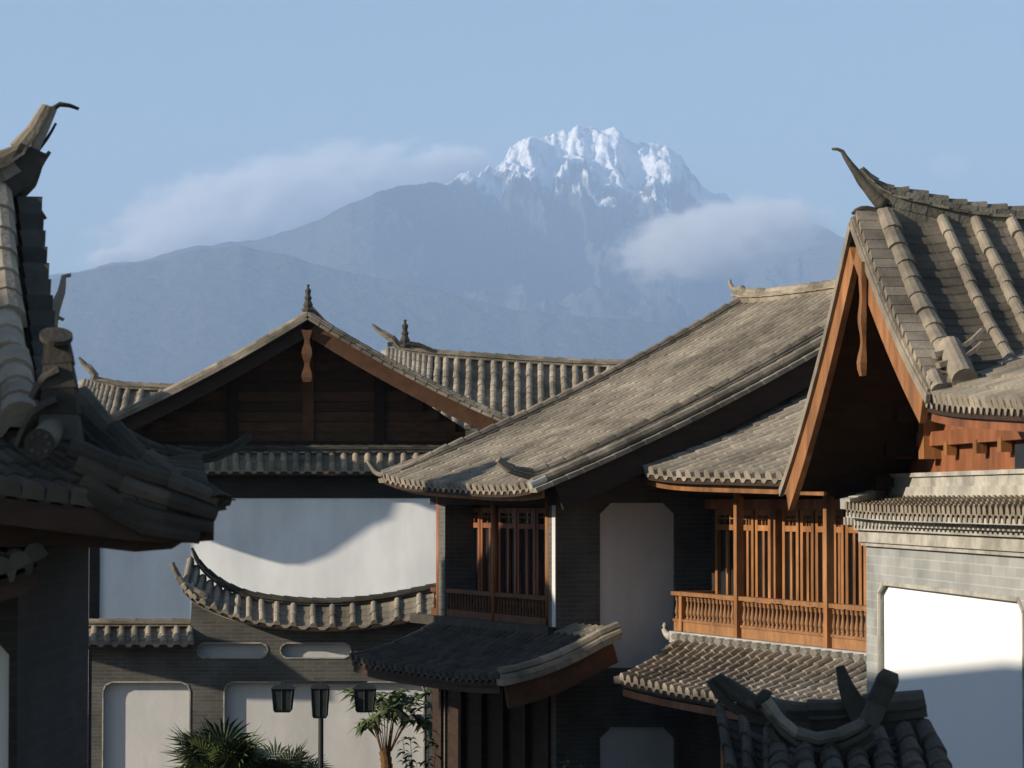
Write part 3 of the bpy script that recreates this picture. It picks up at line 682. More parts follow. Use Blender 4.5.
# ================================================================== HOUSES D: roofs behind
def house_behind(name, label, Y, tip, rpts, ex, ey, rows, group=None):
    P = Plane((0, Y, 0), (1, 0, 0))
    R_ = smoothpts([P.hit(*p) for p in rpts], 4)
    xs0, xs1 = R_[0].x, R_[-1].x
    h = thing(name, label, 'house', ((xs0 + xs1) / 2, Y, 0))
    Pe = P.shift(3.6)
    ze = Pe.hit(*ey).z
    def S(a, b):
        n = len(R_) - 1; k = min(max(a, 0), 1) * n; i = min(int(k), n - 1); f = k - i; r_ = R_[i].lerp(R_[i + 1], f)
        e = V((r_.x, Y - 3.6, ze + (r_.z - R_[-1].z) * .3)); p = e.lerp(r_, b); return V((p.x, p.y, p.z - .18 * 4 * b * (1 - b)))
    def Sb(a, b): p = S(a, b); return V((p.x, 2 * Y - p.y, p.z))
    tiles(h, S, rows, .1, .32); deck(h, S); deck(h, Sb, .1, 'rear_roof_slope', 'tile', .03)
    tp = smoothpts([P.hit(*p) for p in tip] + [V(p) + V((0, 0, .02)) for p in R_[2::3]] , 3)
    ridge(h, tp, .22, .17, .07, taper=ends(.3, .08), seg=.36)
    e = edge(S, 0); mb = MB(); mb.sweep([p + V((-.1, 0, -.08)) for p in e], rect(.2, .1), seg=.26, step=.06); mb.build('verge_tiles', M['tile_pale'], h)
    plank(h, [p + V((-.08, 0, 0)) for p in e], .05, .3, 'barge_board', 'wood_old', -.42)
    mb = MB(); x0, x1 = xs0 + .6, xs1 - .6; y0, y1 = Y - 2.9, Y + 2.9
    mb.add([(x0, y0, 0), (x1, y0, 0), (x1, y1, 0), (x0, y1, 0), (x0, y0, ze + .1), (x1, y0, ze + .1), (x1, y1, ze + .1), (x0, y1, ze + .1), (x0, Y, R_[-1].z - .35), (x1, Y, R_[-1].z - .35)], [(0, 1, 5, 4), (1, 2, 6, 9, 5), (2, 3, 7, 6), (3, 0, 4, 8, 7)]); mb.build('wall', M['plaster'], h)
    return h
hD = house_behind('tiled_house', 'house behind the timber gable showing a long ribbed roof to its right', 82, [(371, 325), (379, 334), (390, 342)], [(388, 350), (410, 354), (440, 358), (500, 362), (560, 366), (620, 368), (700, 370)], None, (600, 432), 31)
finial(hD, W(405, 347, 82), .8)
mb = MB(); a_ = W(405, 345, 82); mb.sweep([a_ + V((-.5, 0, -.05)), a_, a_ + V((.4, 0, -.05)), a_ + V((.9, 0, -.28))], rect(.22, .12), seg=.3, step=.05); mb.build('finial_base', M['tile_dark'], hD)
house_behind('tiled_house', 'small roof end peeking out left of the timber gable', 88, [(78, 358), (84, 368), (92, 376)], [(84, 381), (96, 384), (110, 387), (135, 390), (200, 392), (260, 393)], None, (130, 445), 16)

# ================================================================== HOUSE E: middle house
uE = dirvp(-700); 
def perp(u): v = V((u.y, -u.x, 0)); return v
def house_middle():
    vE = perp(uE)
    O = W(556, 600, 44.0); PF = Plane(O, uE); PG = Plane(O, vE)
    h = thing('long_roofed_house', 'middle house with long sunlit tiled slope and shaded corner balcony', 'house', (O.x, O.y, 0))
    r_e = W(531, 494, 42.7); PEe = Plane(r_e, uE)
    l_e = PEe.hit(384, 484)
    PR0 = Plane(l_e, vE); lr = PR0.hit(737, 308); run = (V((lr.x, lr.y, 0)) - V((l_e.x, l_e.y, 0))).length
    rr = r_e + vE * run; rr.z = lr.z
    S = surf(r_e, l_e, rr, lr, .16, .10, 4)
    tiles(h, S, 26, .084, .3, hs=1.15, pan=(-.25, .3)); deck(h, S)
    run2 = 6.2
    Sb = surf(r_e + vE * (2 * run), l_e + vE * (2 * run), rr, lr, .16); tiles(h, Sb, 26, .088, .6, name='rear_roof_tiles'); deck(h, Sb)
    fascia(h, S, 'wood', .12, -.24)
    Pr = Plane(rr, uE)                                       # main ridge, pale courses
    mb = MB(); pts = smoothpts([lr + V((0, 0, .0)) + uE * -.05, lr.lerp(rr, .15), lr.lerp(rr, .5), lr.lerp(rr, .85), rr]); 
    ridge(h, [p + V((0, 0, .12 * (2 * i / (len(pts) - 1) - 1) ** 2)) for i, p in enumerate(pts)], .24, .20, .08, material='tile', seg=.4)
    mb = MB(); t0 = lr + V((0, 0, .33)); mb.sweep(smoothpts([t0 - uE * .2, t0 + uE * .05, t0 + uE * .22 + V((0, 0, .07)), t0 + uE * .30 + V((0, 0, .2))]), circ(.08, 8), scale=lambda k: 1 - .6 * k, step=.05); mb.build('ridge_horn', M['tile'], h, True)
    # verges
    for a, o, s in ((0, -uE, 1), (1, uE, 0)):
        e = edge(S, a)
        mb = MB(); mb.sweep([p + o * .10 + V((0, 0, -.08)) for p in e], rect(.26, .07), seg=.28, step=.06)
        mb.sweep([p + o * .06 + V((0, 0, .07)) for p in e], circ(.075, 8), seg=.34, step=.06)
        mb.build('verge_tiles', M['tile'], h)
        plank(h, [p + o * .12 for p in edge(S, a, 14, .07)], .06, .40 if a == 0 else .2, 'barge_board', 'wood_old', -.52 if a == 0 else -.32)
        e = edge(Sb, a); plank(h, [p + o * .12 for p in e], .06, .44, 'barge_board', 'wood_old', -.56)
        # verge ridge set in from the edge with upturned end
        e = [S(.045 if a == 0 else .955, k) for k in (1, .85, .7, .5, .35, .24, .17)]
        last = e[-1]; e2 = S(.045 if a == 0 else .955, .10); e3 = S(.045 if a == 0 else .955, .03)
        pts = smoothpts([p + V((0, 0, .03)) for p in e] + [e2 + V((0, 0, .03)), e3 + V((0, 0, .07)), e3 + V((0, 0, .10)) - vE * .22, e3 + V((0, 0, .18)) - vE * .46, e3 + V((0, 0, .34)) - vE * .66]) if a == 0 else smoothpts([p + V((0, 0, .03)) for p in e] + [e2 + V((0, 0, .02)), e3 + V((0, 0, .05))])
        ridge(h, pts, .2, .15, .06, 'verge_ridge', 'tile', taper=(lambda k: 1 if k < .9 else 1 - (k - .9) * 5), seg=.32)
    c = S(1, 0); mb = MB(); mb.sweep(smoothpts([c + V((0, 0, .05)), c - vE * .1 + uE * .15 + V((0, 0, .1)), c - vE * .2 + uE * .3 + V((0, 0, .3))]), circ(.05, 6), scale=lambda k: 1 - .5 * k, step=.05); mb.build('corner_horn', M['tile'], h, True)
    c = S(0, 0) - uE * .08 - vE * .05; mb = MB(); cyl(mb, c + vE * .25 + V((0, 0, .13)), c + V((0, 0, .03)), .075, 10); mb.build('verge_roll_end', M['tile_pale'], h)
    # gable side wall with white panels
    ux = lambda x: PG.uz(x, 500)[0]
    U0 = ux(556); U1 = ux(722); 
    zs = lambda u: S(0, min(max((V(PG.pt(u, 0)) - V((r_e.x, r_e.y, 0))).dot(vE) / run, 0), 1)).z - .2
    out = [(U0, 0), (run * 2 - 1.4, 0), (run * 2 - 1.4, zs(U0)), ((run * .98), zs(run)), (run * .5, zs(run * .5)), (U0, zs(U0))]
    h1 = chamf(PG, 600, 503, 675, 668, 11, bottom=False)
    h2 = pz(PG, [(600, 738), (611, 727), (664, 727), (675, 738)]); h2 = h2 + [(h2[-1][0], .8), (h2[0][0], .8)]
    wall(h, PG, out, [h1, h2], .3, .05, 'brick', name='gable_wall')
    # rest of the body
    uL = PF.uz(430, 500)[0]; zf = PF.uz(490, 505)[1]; zB = PF.uz(550, 628)[1]
    mb = MB(); mb.pbox(PF, .3, uL, 0, zB - .12, -.35, -.05); mb.build('ground_floor_front', M['wood_old'], h)  # near-black wood here deepens the ground floor shade by colour
    PBk = PF.shift(-(run * 2 - 1.7)); mb = MB(); mb.pbox(PBk, 0, uL, 0, zs(U0), -.3, 0); mb.build('rear_wall', M['brick'], h)
    PS = PG.shift(-uL if PG.n.dot(uE) < 0 else uL)
    mb = MB(); q = PG.pt
    def g(u, z, k): p = PG.pt(u, z); return p + uE * (uL - .4 - k)
    mb.add([g(u, z, 0) for u, z in out] + [g(u, z, .3) for u, z in out], [tuple(range(6)), tuple(range(11, 5, -1))] + [(i, (i + 1) % 6, 6 + (i + 1) % 6, 6 + i) for i in range(6)]); mb.build('far_gable_wall', M['brick'], h)
    # balcony: floor, back wall, posts, windows, rail
    mb = MB(); mb.pbox(PF, .0, uL, zB - .12, zB, -1.0, .05); mb.build('balcony_floor', M['wood_old'], h)
    PW = PF.shift(-.5)
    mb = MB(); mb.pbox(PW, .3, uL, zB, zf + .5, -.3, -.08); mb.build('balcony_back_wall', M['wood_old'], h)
    mb = MB(); mb.pbox(PF, 0.004, .13, zB, zf, .0, .012); mb.build('wall_end', M['plaster'], h)
    nw = 6; ua, ub = .36, PW.uz(462, 550)[0]
    for i in range(nw): leaf_window(h, PW, ua + (ub - ua) * i / nw + .02, ua + (ub - ua) * (i + 1) / nw - .02, zB, zf - .05, -.07, 'wood_red')
    mb = MB(); mb.pbox(PW, ub + .05, PW.uz(443, 550)[0], zB, zf, -.07, .0); mb.build('plaster_pier', M['plaster'], h)
    for x in (547, 492, 437):
        u = PF.uz(x, 550)[0]; mb = MB(); a, b = PF.pt(u, zB, -.05), PF.pt(u, zf + .15, -.05); cyl(mb, a, b, .065 if x != 547 else .08, 12); mb.build('post', M['wood' if x == 547 else 'wood_red'], h, True)  # shaded posts get a darker wood, the sunlit right one the orange
    mb = MB(); mb.pbox(PF, 0, uL, zf, zf + .28, -.12, .0); mb.build('eave_beam', M['wood_old'], h)
    bl = MB(); zr = PF.uz(548, 599)[1]
    bl.pbox(PF, .1, uL, zr - .03, zr + .04, -.09, -.01); bl.pbox(PF, .1, uL, zB + .02, zB + .14, -.08, -.02); b = bl.build('balustrade', M['wood_mid'], h)
    nb = 40
    for i in range(nb): baluster(b, PF.pt(.2 + (uL - .3) * i / (nb - 1), zB + .14, -.05), zr - zB - .17, .028, 'wood_mid')
    # lower pent roof with long right flank
    PE2 = Plane(W(500, 690, 41.9), uE); er = PE2.hit(498, 684); el = PE2.hit(352, 664)
    Pv = Plane(er, vE); tr = Pv.hit(617, 610); rn = (V((tr.x - er.x, tr.y - er.y, 0))).length; sl = 0
    dq = -(V((er.x, er.y, 0)) - V((O.x, O.y, 0))).dot(vE)                       # run from eave to facade
    sl = (PF.uz(490, 629)[1] - er.z) / dq; tr.z = er.z + sl * rn
    tl_ = el + vE * dq; tl_.z = er.z + sl * dq; tr2 = er + vE * dq; tr2.z = tl_.z
    k = (V((O.x, O.y, 0)) - V((er.x, er.y, 0))).dot(uE) / (el - er).length     # where the wall corner falls along the eave
    S2 = surf(er, el, tr2, tl_, .06, .08, 4); tiles(h, S2, 24, .085, .3, name='lower_roof_tiles', material='tile_dark'); deck(h, S2)  # shade of this slope put into a darker tile; the lit flank keeps tile
    S3 = surf(er + vE * (dq - .02) + V((0, 0, sl * dq - .005)), er.lerp(el, max(k - .02, .02)) + vE * (dq - .02) + V((0, 0, sl * dq - .005)), tr, tr + uE * ((el - er).length * max(k - .02, .02)), .0)
    tiles(h, S3, max(3, round(24 * k)), .085, .3, name='flank_roof_tiles', material='tile'); deck(h, S3)
    e = [p for p in edge(S2, 0)] + [tr]
    mb = MB(); mb.sweep([p - uE * .08 + V((0, 0, -.1)) for p in e], rect(.22, .09), seg=.3, step=.06); mb.sweep([p - uE * .04 + V((0, 0, .09)) for p in e], circ(.08, 8), seg=.34, step=.06)
    mb.sweep([p - uE * .13 + V((0, 0, .0)) for p in e], circ(.06, 8), seg=.34, step=.06); mb.build('lower_verge_tiles', M['tile'], h)
    plank(h, [p - uE * .08 for p in edge(S2, 0, 14, .08)] + [tr], .06, .36, 'lower_barge_board', 'wood_mid', -.46)
    fascia(h, S2, 'wood_old', .12, -.22)
    mb = MB(); mb.pbox(PF, 0, uL + .6, tl_.z - .02, tl_.z + .14, .0, .14); mb.build('lower_roof_ridge', M['tile_dark'], h)
    mb = MB(); u_ = .2
    while u_ < uL: mb.pbox(PF, u_, u_ + .12, 0, zB - .5, -.05, .05); u_ += .9
    mb.build('ground_floor_posts', M['wood_old'], h)
    global E_O, E_PF, E_PG; E_O, E_PF, E_PG = O, PF, PG
house_middle()

# ================================================================== HOUSE F: balcony wing
uF = dirvp(-500)
def house_balcony():
    vF = perp(uF); PB = Plane(W(862, 650, 38), uF)
    O = PB.hit(862, 650)
    h = thing('balcony_house', 'sunlit wing with orange lattice windows behind a turned wooden balustrade', 'house', (O.x, O.y, 0))
    ux = lambda x, y=600: PB.uz(x, y)[0]
    uR = ux(880) ; uL = ux(672)
    zrail = PB.uz(767, 602)[1]; zfl = PB.uz(767, 641)[1] + .17; ztop = PB.uz(738, 486)[1]
    PE = PB.shift(.72); er = PE.hit(815, 480); el = PE.hit(627, 476)
    rn = 5.0; rise = 2.25
    S = surf(er, el, er + vF * rn + V((0, 0, rise)), el + vF * rn + V((0, 0, rise)), .16, .16, 4, (0, 1))
    tiles(h, S, 19, .1, .3); deck(h, S); fascia(h, S, 'wood', .12, -.26)
    Sb = surf(er + vF * rn * 2, el + vF * rn * 2, er + vF * rn + V((0, 0, rise)), el + vF * rn + V((0, 0, rise)), .16); deck(h, Sb, .1, 'rear_roof_slope', 'tile', .03)
    ridge(h, [S(0, 1), S(1, 1)], .22, .2, .08)
    e = edge(S, 1); mb = MB(); mb.sweep([p + uF * .08 + V((0, 0, -.08)) for p in e], rect(.22, .08), seg=.28, step=.06); mb.build('verge_tiles', M['tile'], h)
    # window wall
    PW = PB.shift(-.6); uwl, uwr = PW.uz(706, 550)[0], PW.uz(905, 550)[0]
    lo, hi = min(uwl, uwr), max(uwl, uwr)
    zh = PW.uz(790, 510)[1]
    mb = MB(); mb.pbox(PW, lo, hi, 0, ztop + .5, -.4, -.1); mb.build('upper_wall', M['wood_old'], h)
    # windows: measured leaf by leaf
    for x0, x1 in ((713, 736), (738, 752), (753, 769), (780, 797), (798, 812), (813, 829), (831, 842), (843, 860), (861, 880)):
        a, b = PW.uz(x0, 550)[0], PW.uz(x1, 550)[0]; leaf_window(h, PW, min(a, b) + .015, max(a, b) - .015, zfl, zh, -.09, 'wood')
    a = PW.uz(774, 550)[0]; mb = MB(); mb.pbox(PW, a - .13, a + .13, zfl, zh + .02, -.09, .04); mb.build('door_post', M['wood'], h)
    mb = MB(); mb.pbox(PW, lo + .05, hi, zh + .003, zh + .16, -.09, .02); mb.build('window_head', M['wood_red'], h)
    mb = MB(); mb.pbox(PB, ux(690, 486), uR, ztop - .16, ztop + .12, -.16, -.02) if ux(690, 486) < uR else mb.pbox(PB, uR, ux(690, 486), ztop - .16, ztop + .12, -.16, -.02); mb.build('eave_beam', M['wood_old'], h)
    for x in (738, 828, 680):
        u = ux(x); z1 = ztop - .1 if x != 680 else zrail + .02; mb = MB(); mb.pbox(PB, u - .055, u + .055, zfl - .165, z1, -.07, -.0 if x == 680 else .045)
        mb.build('balcony_post' if x != 680 else 'newel_post', M['wood'], h)
    mb = MB(); a, b = min(uL, uR), max(uL, uR)
    mb.pbox(PB, a, b, zfl - .16, zfl, -1.4, -.14); mb.build('balcony_floor', M['wood_old'], h)
    bl = MB(); bl.pbox(PB, a, b, zrail - .01, zrail + .05, -.12, .02); bl.pbox(PB, a, b, zfl - .17, zfl - .02, -.14, -.03); bl.pbox(PB, a, b, zfl - .02, zfl + .02, -.13, -.01)
    q = PB.pt(uL, 0); sgn = 1 if uL > uR else -1
    bl.pbox(PB, uL - .1, uL + .0, zrail - .03, zrail + .05, -1.0, -.13); bl.pbox(PB, uL - .1, uL, zfl - .16, zfl, -1.0, -.14)
    b_ = bl.build('balustrade', M['wood_rail'], h); n = 50
    for i in range(n):
        u = a + .1 + (b - a - .15) * i / (n - 1); baluster(b_, PB.pt(u, zfl + .02, -.07), zrail - zfl - .05, .036, 'wood_rail')
    # grey course under the balcony, lower pent roof
    z0 = zfl - .17
    rg = MB(); rg.pbox(PB, a - .0, b - .02, z0 - .18, z0 - .005, -.3, .06); rg.build('lower_ridge_course', M['tile_pale'], h)
    mb = MB(); c = PB.pt(b - .05, z0 - .1, .03); mb.sweep(smoothpts([c, c + uF * .15 + V((0, 0, .02)), c + uF * .3 + V((0, 0, .1)), c + uF * .25 + V((0, 0, .2))]), circ(.07, 8), scale=lambda k: 1 - .5 * k, step=.04); mb.build('ridge_scroll', M['mortar'], h, True)
    PE2 = PB.shift(1.75); l2 = PE2.hit(622, 684); u_r = PE2.uz(900, 700)[0]; r2 = PE2.pt(u_r, l2.z)
    t_l = PB.pt(PB.uz(684, 645)[0], z0 - .18, .06); t_r = PB.pt(u_r, z0 - .18, .06)
    S2 = surf(r2, l2, t_r, t_l, .05, .06, 4, (0, 1)); nrow = 32
    tiles(h, S2, nrow, .085, .3, name='lower_roof_tiles', material='tile'); deck(h, S2); fascia(h, S2, 'wood_red', .1, -.24)
    for i in range(nrow + 1):
        mb = MB(); p = S2(i / nrow, .985); c_ = p + V((0, 0, .12)); mb.add([c_ + V((math.cos(k) * .055, 0, math.sin(k) * .055)) + (-vF) * .09 for k in [j * math.pi / 3 for j in range(6)]] + [c_ + V((math.cos(k) * .055, 0, math.sin(k) * .055)) + vF * .1 for k in [j * math.pi / 3 for j in range(6)]], [tuple(range(6)), tuple(range(11, 5, -1))] + [(j, (j + 1) % 6, 6 + (j + 1) % 6, 6 + j) for j in range(6)]); mb.build('roll_mortar_cap', M['mortar'], h)
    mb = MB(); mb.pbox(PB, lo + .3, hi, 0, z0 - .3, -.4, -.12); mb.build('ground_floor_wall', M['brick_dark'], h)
    e = edge(S2, 1); mb = MB(); mb.sweep([p + uF * .06 + V((0, 0, -.06)) for p in e], rect(.2, .1), seg=.3, step=.06); mb.build('lower_verge_tiles', M['tile'], h)
    for x, y in ((722, 722), (739, 745)):
        P9 = PB.shift(1.2 if x == 722 else .6); u = P9.uz(x, y)[0]; mb = MB(); mb.pbox(P9, u - .05, u + .05, 0, P9.uz(x, y - 8)[1] + .3, -.1, 0); mb.build('ground_floor_post', M['wood_red'], h)
    # end walls
    for uu, nm in ((lo, 'side_wall'), (hi, 'side_wall')):
        mb = MB(); mb.pbox(PW, uu - .15, uu + .15, 0, ztop + .1, -8, -.41); mb.build(nm, M['brick'], h)
house_balcony()

# ================================================================== HOUSE G: right, gable seen almost edge-on, over white wall
uG = dirvp(200)
def house_right():
    vG = perp(uG); A = W(864, 215, 26); PA = Plane(A, uG)
    h = thing('open_gable_house', 'house at right edge with steep orange gable boards above a bright white wall', 'house', (A.x + 2, A.y, 0))
    nf = PA.hit(941, 388); ff = PA.hit(792, 484)
    Lr = 8.0; u_n = (nf - A); u_f = (ff - A)
    SN = surf(nf, nf + vG * Lr, A, A + vG * Lr, .10); SF = surf(ff, ff + vG * Lr, A, A + vG * Lr, .16)
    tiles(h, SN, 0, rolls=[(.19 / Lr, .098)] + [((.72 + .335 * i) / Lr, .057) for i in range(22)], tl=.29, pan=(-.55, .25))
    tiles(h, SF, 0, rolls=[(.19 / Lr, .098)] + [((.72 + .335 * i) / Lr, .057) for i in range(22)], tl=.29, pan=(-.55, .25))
    deck(h, SN, .05); deck(h, SF, .05)
    for S, bmn in ((SN, 'wood'), (SF, 'wood')):
        e = edge(S, 0)
        mb = MB(); mb.sweep([p - vG * .02 + V((0, 0, -.055)) for p in e], rect(.20, .05), seg=.17, step=.02)
        mb.sweep([p + vG * .03 + V((0, 0, .0)) for p in e], rect(.24, .05), seg=.17, step=.06); mb.build('verge_tiles', M['tile'], h)
        plank(h, [p - vG * .115 for p in e], .04, .085, 'verge_drip_course', 'tile', -.13)
        plank(h, [p - vG * .07 for p in edge(S, 0, 14,   .12 if S is SN else .09)], .06, .29 if S is SN else .26, 'barge_board', bmn, -.45)
    # carved pendant from the apex
    P2 = PA.shift(.12); mb = MB(); pp = [P2.hit(865, y) for y in (262, 285, 310, 335, 355, 368, 376)]
    mb.sweep(pp, rect(.12, .05), scale=lambda k: .9 + .35 * math.sin(k * 16) * k, upv=-vG, step=.06); mb.build('gable_pendant', M['wood'], h)
    # ridge with tall upturned horn
    PR = Plane(A + V((0, 0, 0)), vG)
    rp = smoothpts([PR.hit(x, y) for x, y in ((1330, 245), (1180, 240), (1080, 235), (1024, 228), (960, 221), (920, 212), (893, 205), (876, 194), (864, 181), (856, 168))])
    mb = MB(); mb.sweep([p - V((0, 0, .22)) for p in rp[:-14]], rect(.18, .24), seg=.4, step=.02); mb.build('ridge_base', M['tile_mid'], h)
    ridge(h, [p - V((0, 0, .03)) for p in rp], .20, .19, .055, taper=lambda k: 1 if k < .88 else 1 - (k - .88) * 5, seg=.2, material='tile_mid')
    mb = MB(); mb.sweep(smoothpts([PR.hit(884, 205), PR.hit(870, 190), PR.hit(856, 172), PR.hit(846, 158), PR.hit(841, 150), PR.hit(832, 149)]), [(x * 1.3, y) for x, y in circ(.045, 8)], scale=lambda k: 1.9 - 1.65 * k ** .8, step=.03)
    mb.sweep(smoothpts([PR.hit(882, 217), PR.hit(870, 210), PR.hit(859, 209), PR.hit(852, 214)]), circ(.05, 8), scale=lambda k: 1.1 - .85 * k, step=.03)
    mb.sweep(smoothpts([PR.hit(885, 208), PR.hit(870, 196), PR.hit(860, 186), PR.hit(852, 172)]), rect(.09, .05), scale=lambda k: 1.2 - .7 * k, step=.03); mb.build('ridge_horn', M['tile_dark'], h, True)
    # verge foot ornaments
    c = nf + vG * .19 + V((0, 0, .10)); mb = MB(); d = (nf - A).normalized()
    cyl(mb, c - d * .5 + V((0, 0, .0)), c + d * .06, .105, 14, .11); cyl(mb, nf - d * .2 - vG * .02, nf + d * .05 - vG * .02, .075, 12); mb.build('verge_roll_end', M['tile'], h)
    mb = MB(); f0 = SN(.19 / Lr, .12) + V((0, 0, .2))
    for s_, k_ in ((0, 1), (.17, .85)):
        q = f0 + d * s_ - V((0, 0, .05)); mb.sweep(smoothpts([q - vG * .16 - V((0, 0, .05)), q, q + vG * .15 * k_ + V((0, 0, .07)), q + vG * .27 * k_ + V((0, 0, .19 * k_))]), rect(.13, .05), scale=lambda k: 1 - .45 * k, step=.03)
        mb.sweep([q - vG * .1 - V((0, 0, .08)), q + vG * .12 + V((0, 0, -.02))], rect(.1, .06), step=.05)
    mb.build('verge_ornament', M['tile'], h)
    # recessed upper wood wall (plane 1.15 m behind the boards)
    PW = PA.shift(-1.15)
    zc = lambda u: None
    ul = PW.uz(893, 450)[0]; un = PA.uz(941, 388)[0]; 
    zlo = PW.uz(960, 478)[1]
    uA = PA.uz(864, 215)[0]
    uf = PA.uz(792, 484)[0]; sgn = 1 if uf > uA else -1
    def zroof(u):
        S = SN if (u - uA) * sgn < 0 else SF
        b = 1 - abs(u - uA) / abs((un if S is SN else uf) - uA); b = min(max(b, 0), 1)
        return S(.1, b).z - .16
    us = [ul + (un - .3 * -sgn * -1 - ul) * i / 12 for i in range(13)] if False else [ul + (un - ul) * i / 12 for i in range(13)]
    uend = un - sgn * 3.0
    top = [(u, zroof(u)) for u in us]; out = [(ul, zlo)] + top + [(uend, top[-1][1] - .1), (uend, zlo)]
    wall(h, PW, out, [], .15, 0, 'wood_red', name='upper_wood_wall')
    for x in (902, 929): 
        PV = PW.shift(.1); u = PV.uz(x, 440)[0]; mb = MB(); mb.pbox(PV, u - .1, u + .1, PV.uz(x, 459)[1], PV.uz(x, 420)[1], -.1, .08); mb.build('bracket_post', M['wood'], h)
    PV = PW.shift(.03); mb = MB(); a, b = PV.uz(925, 433)[0], PV.uz(1060, 433)[0]; z0, z1 = PV.uz(980, 443)[1], PV.uz(980, 428)[1]; mb.pbox(PV, min(a, b), max(a, b), z0, z1, -.02, .09); mb.build('wall_beam', M['wood_red'], h)
    for x in (955, 985, 1010):
        u = PV.uz(x, 440)[0]; mb = MB(); mb.pbox(PV, u - .06, u + .06, z0 - .10, z0 + .03, 0, .10); mb.build('bracket', M['wood'], h)
    a, b = PV.uz(1017, 455)[0], PV.uz(1060, 455)[0]; mb = MB(); mb.pbox(PV, min(a, b), max(a, b), PV.uz(1020, 472)[1], PV.uz(1020, 443)[1] - .01, -.02, .02); mb.build('dark_opening', M['glass'], h)
    # far slope under-structure: rafters seen from below
    mb = MB()
    for i in range(7):
        p = SF(.1, 0).lerp(SF(.1, 1), .1 + i * .14); q = p + vG * (Lr * .85); c_ = (p + q) / 2 + V((0, 0, -.24)); mb.box(c_, (q - p) / 2, uG * .07, V((0, 0, .08)))
    mb.build('purlins', M['wood_old'], h)
    # wing roof over the wood wall
    PE = PA.shift(.05); el = PE.hit(921, 404); ur = PE.uz(1110, 420)[0]; er = PE.pt(ur, PE.hit(1024, 420).z)
    S4 = surf(el, er, el + vG * 2.2 + V((0, 0, .95)), er + vG * 2.2 + V((0, 0, .95)), .06, .05, 4, (1, 0))
    tiles(h, S4, 30, .07, .28, name='wing_roof_tiles'); deck(h, S4); fascia(h, S4, 'wood_red', .1, -.2)
    e = edge(S4, 0); mb = MB(); mb.sweep([p + uG * .04 + V((0, 0, -.05)) for p in e], rect(.16, .09), seg=.28, step=.06); mb.build('wing_verge_tiles', M['tile'], h)
    # pent cornice roof over the white wall
    PH = PA.shift(-.62); PE3 = PH.shift(.32)
    el = PE3.hit(846, 512); ur = PE3.uz(1120, 520)[0]; er = PE3.pt(ur, el.z)
    tl_ = PW.shift(.0).hit(896, 499); uu = (V((el.x, el.y, 0)) - PW.O).dot(PW.d)
    zt = tl_.z
    tL = PW.pt((V((tl_.x, tl_.y, 0)) - PW.O).dot(PW.d), zt, .02); tR = PW.pt(PW.uz(1200, 480)[0], zt, .02)
    S5 = surf(el, er, tL, tR, .02, .03, 4, (1, 0)); tiles(h, S5, 52, .05, .25, name='cornice_tiles', material='tile', drip=.07); deck(h, S5, .05, material='mortar')
    rg = [tL + V((0, 0, .02)) - vG * .06, tR + V((0, 0, .02)) - vG * .06]; mb = MB(); mb.sweep(rg, rect(.22, .10), seg=.6, step=.01); mb.sweep([p + V((0, 0, .10)) for p in rg], rect(.16, .10), seg=.6, step=.01); mb.sweep([p + V((0, 0, .20)) for p in rg], rect(.22, .04), seg=.5, step=.02); mb.build('cornice_ridge', M['mortar'], h)
    mb = MB(); c = el.lerp(tL, .5) + V((0, 0, .0)); mb.sweep([el + uG * .03 + V((0, 0, .03)), tL + uG * .03 + V((0, 0, .05))], rect(.1, .10), seg=.25, step=.04); mb.build('cornice_verge', M['tile_pale'], h)
    # white wall
    def hz_(x, y): return PH.uz(x, y)
    uL_ = hz_(866, 540)[0]; ztop = hz_(866, 523)[1]; uR_ = hz_(1250, 560)[0]
    uend2 = uR_
    p1 = hz_(884, 583); p0 = (hz_(879, 590)[0], hz_(879, 592)[1]); pr = hz_(1019, 596); pr2 = hz_(1024, 604)
    hole = [(p0[0], p0[1]), (p1[0], p1[1]), (pr[0], p1[1]), (pr2[0], p0[1]), (pr2[0], .9), (p0[0], .9)]
    wall(h, PH, [(uL_, 0), (uR_, 0), (uR_, ztop), (uL_, ztop)], [hole], .35, .05, 'brick_pale', 'plaster_fresh', rim=.04, name='white_panel_wall')
    a, b = min(uL_, uR_), max(uL_, uR_)
    mb = MB(); zc_ = hz_(940, 531)[1]; mb.pbox(PH, a, b, ztop - .23, ztop - .19, .0, .05); mb.pbox(PH, a, b, ztop - .19, ztop - .07, 0, .08); mb.pbox(PH, a, b, ztop - .07, ztop + .03, 0, .13); mb.build('cornice_moulding', M['mortar'], h)
    first = None; u0_ = PH.uz(866, 530)[0]; step_ = -.15 if uL_ > uR_ else .15
    for k in range(60):
        if first is None:
            mb = MB(); mb.pbox(PH, u0_, u0_ + .06, ztop - .02, ztop + .06, .13, .22); first = mb.build('cornice_bracket', M['mortar'], h); base = first.location.copy()
        else:
            o = first.copy(); C.objects.link(o); o.parent = h; o.location = base + PH.d * (step_ * k)
    mb = MB()                                                # body behind
    mb.pbox(PH, uL_ - .3 if uL_ > uR_ else uL_, uL_ if uL_ > uR_ else uL_ + .3, 0, ztop, -7.5, -.36); mb.build('rear_wall', M['brick'], h)
house_right()

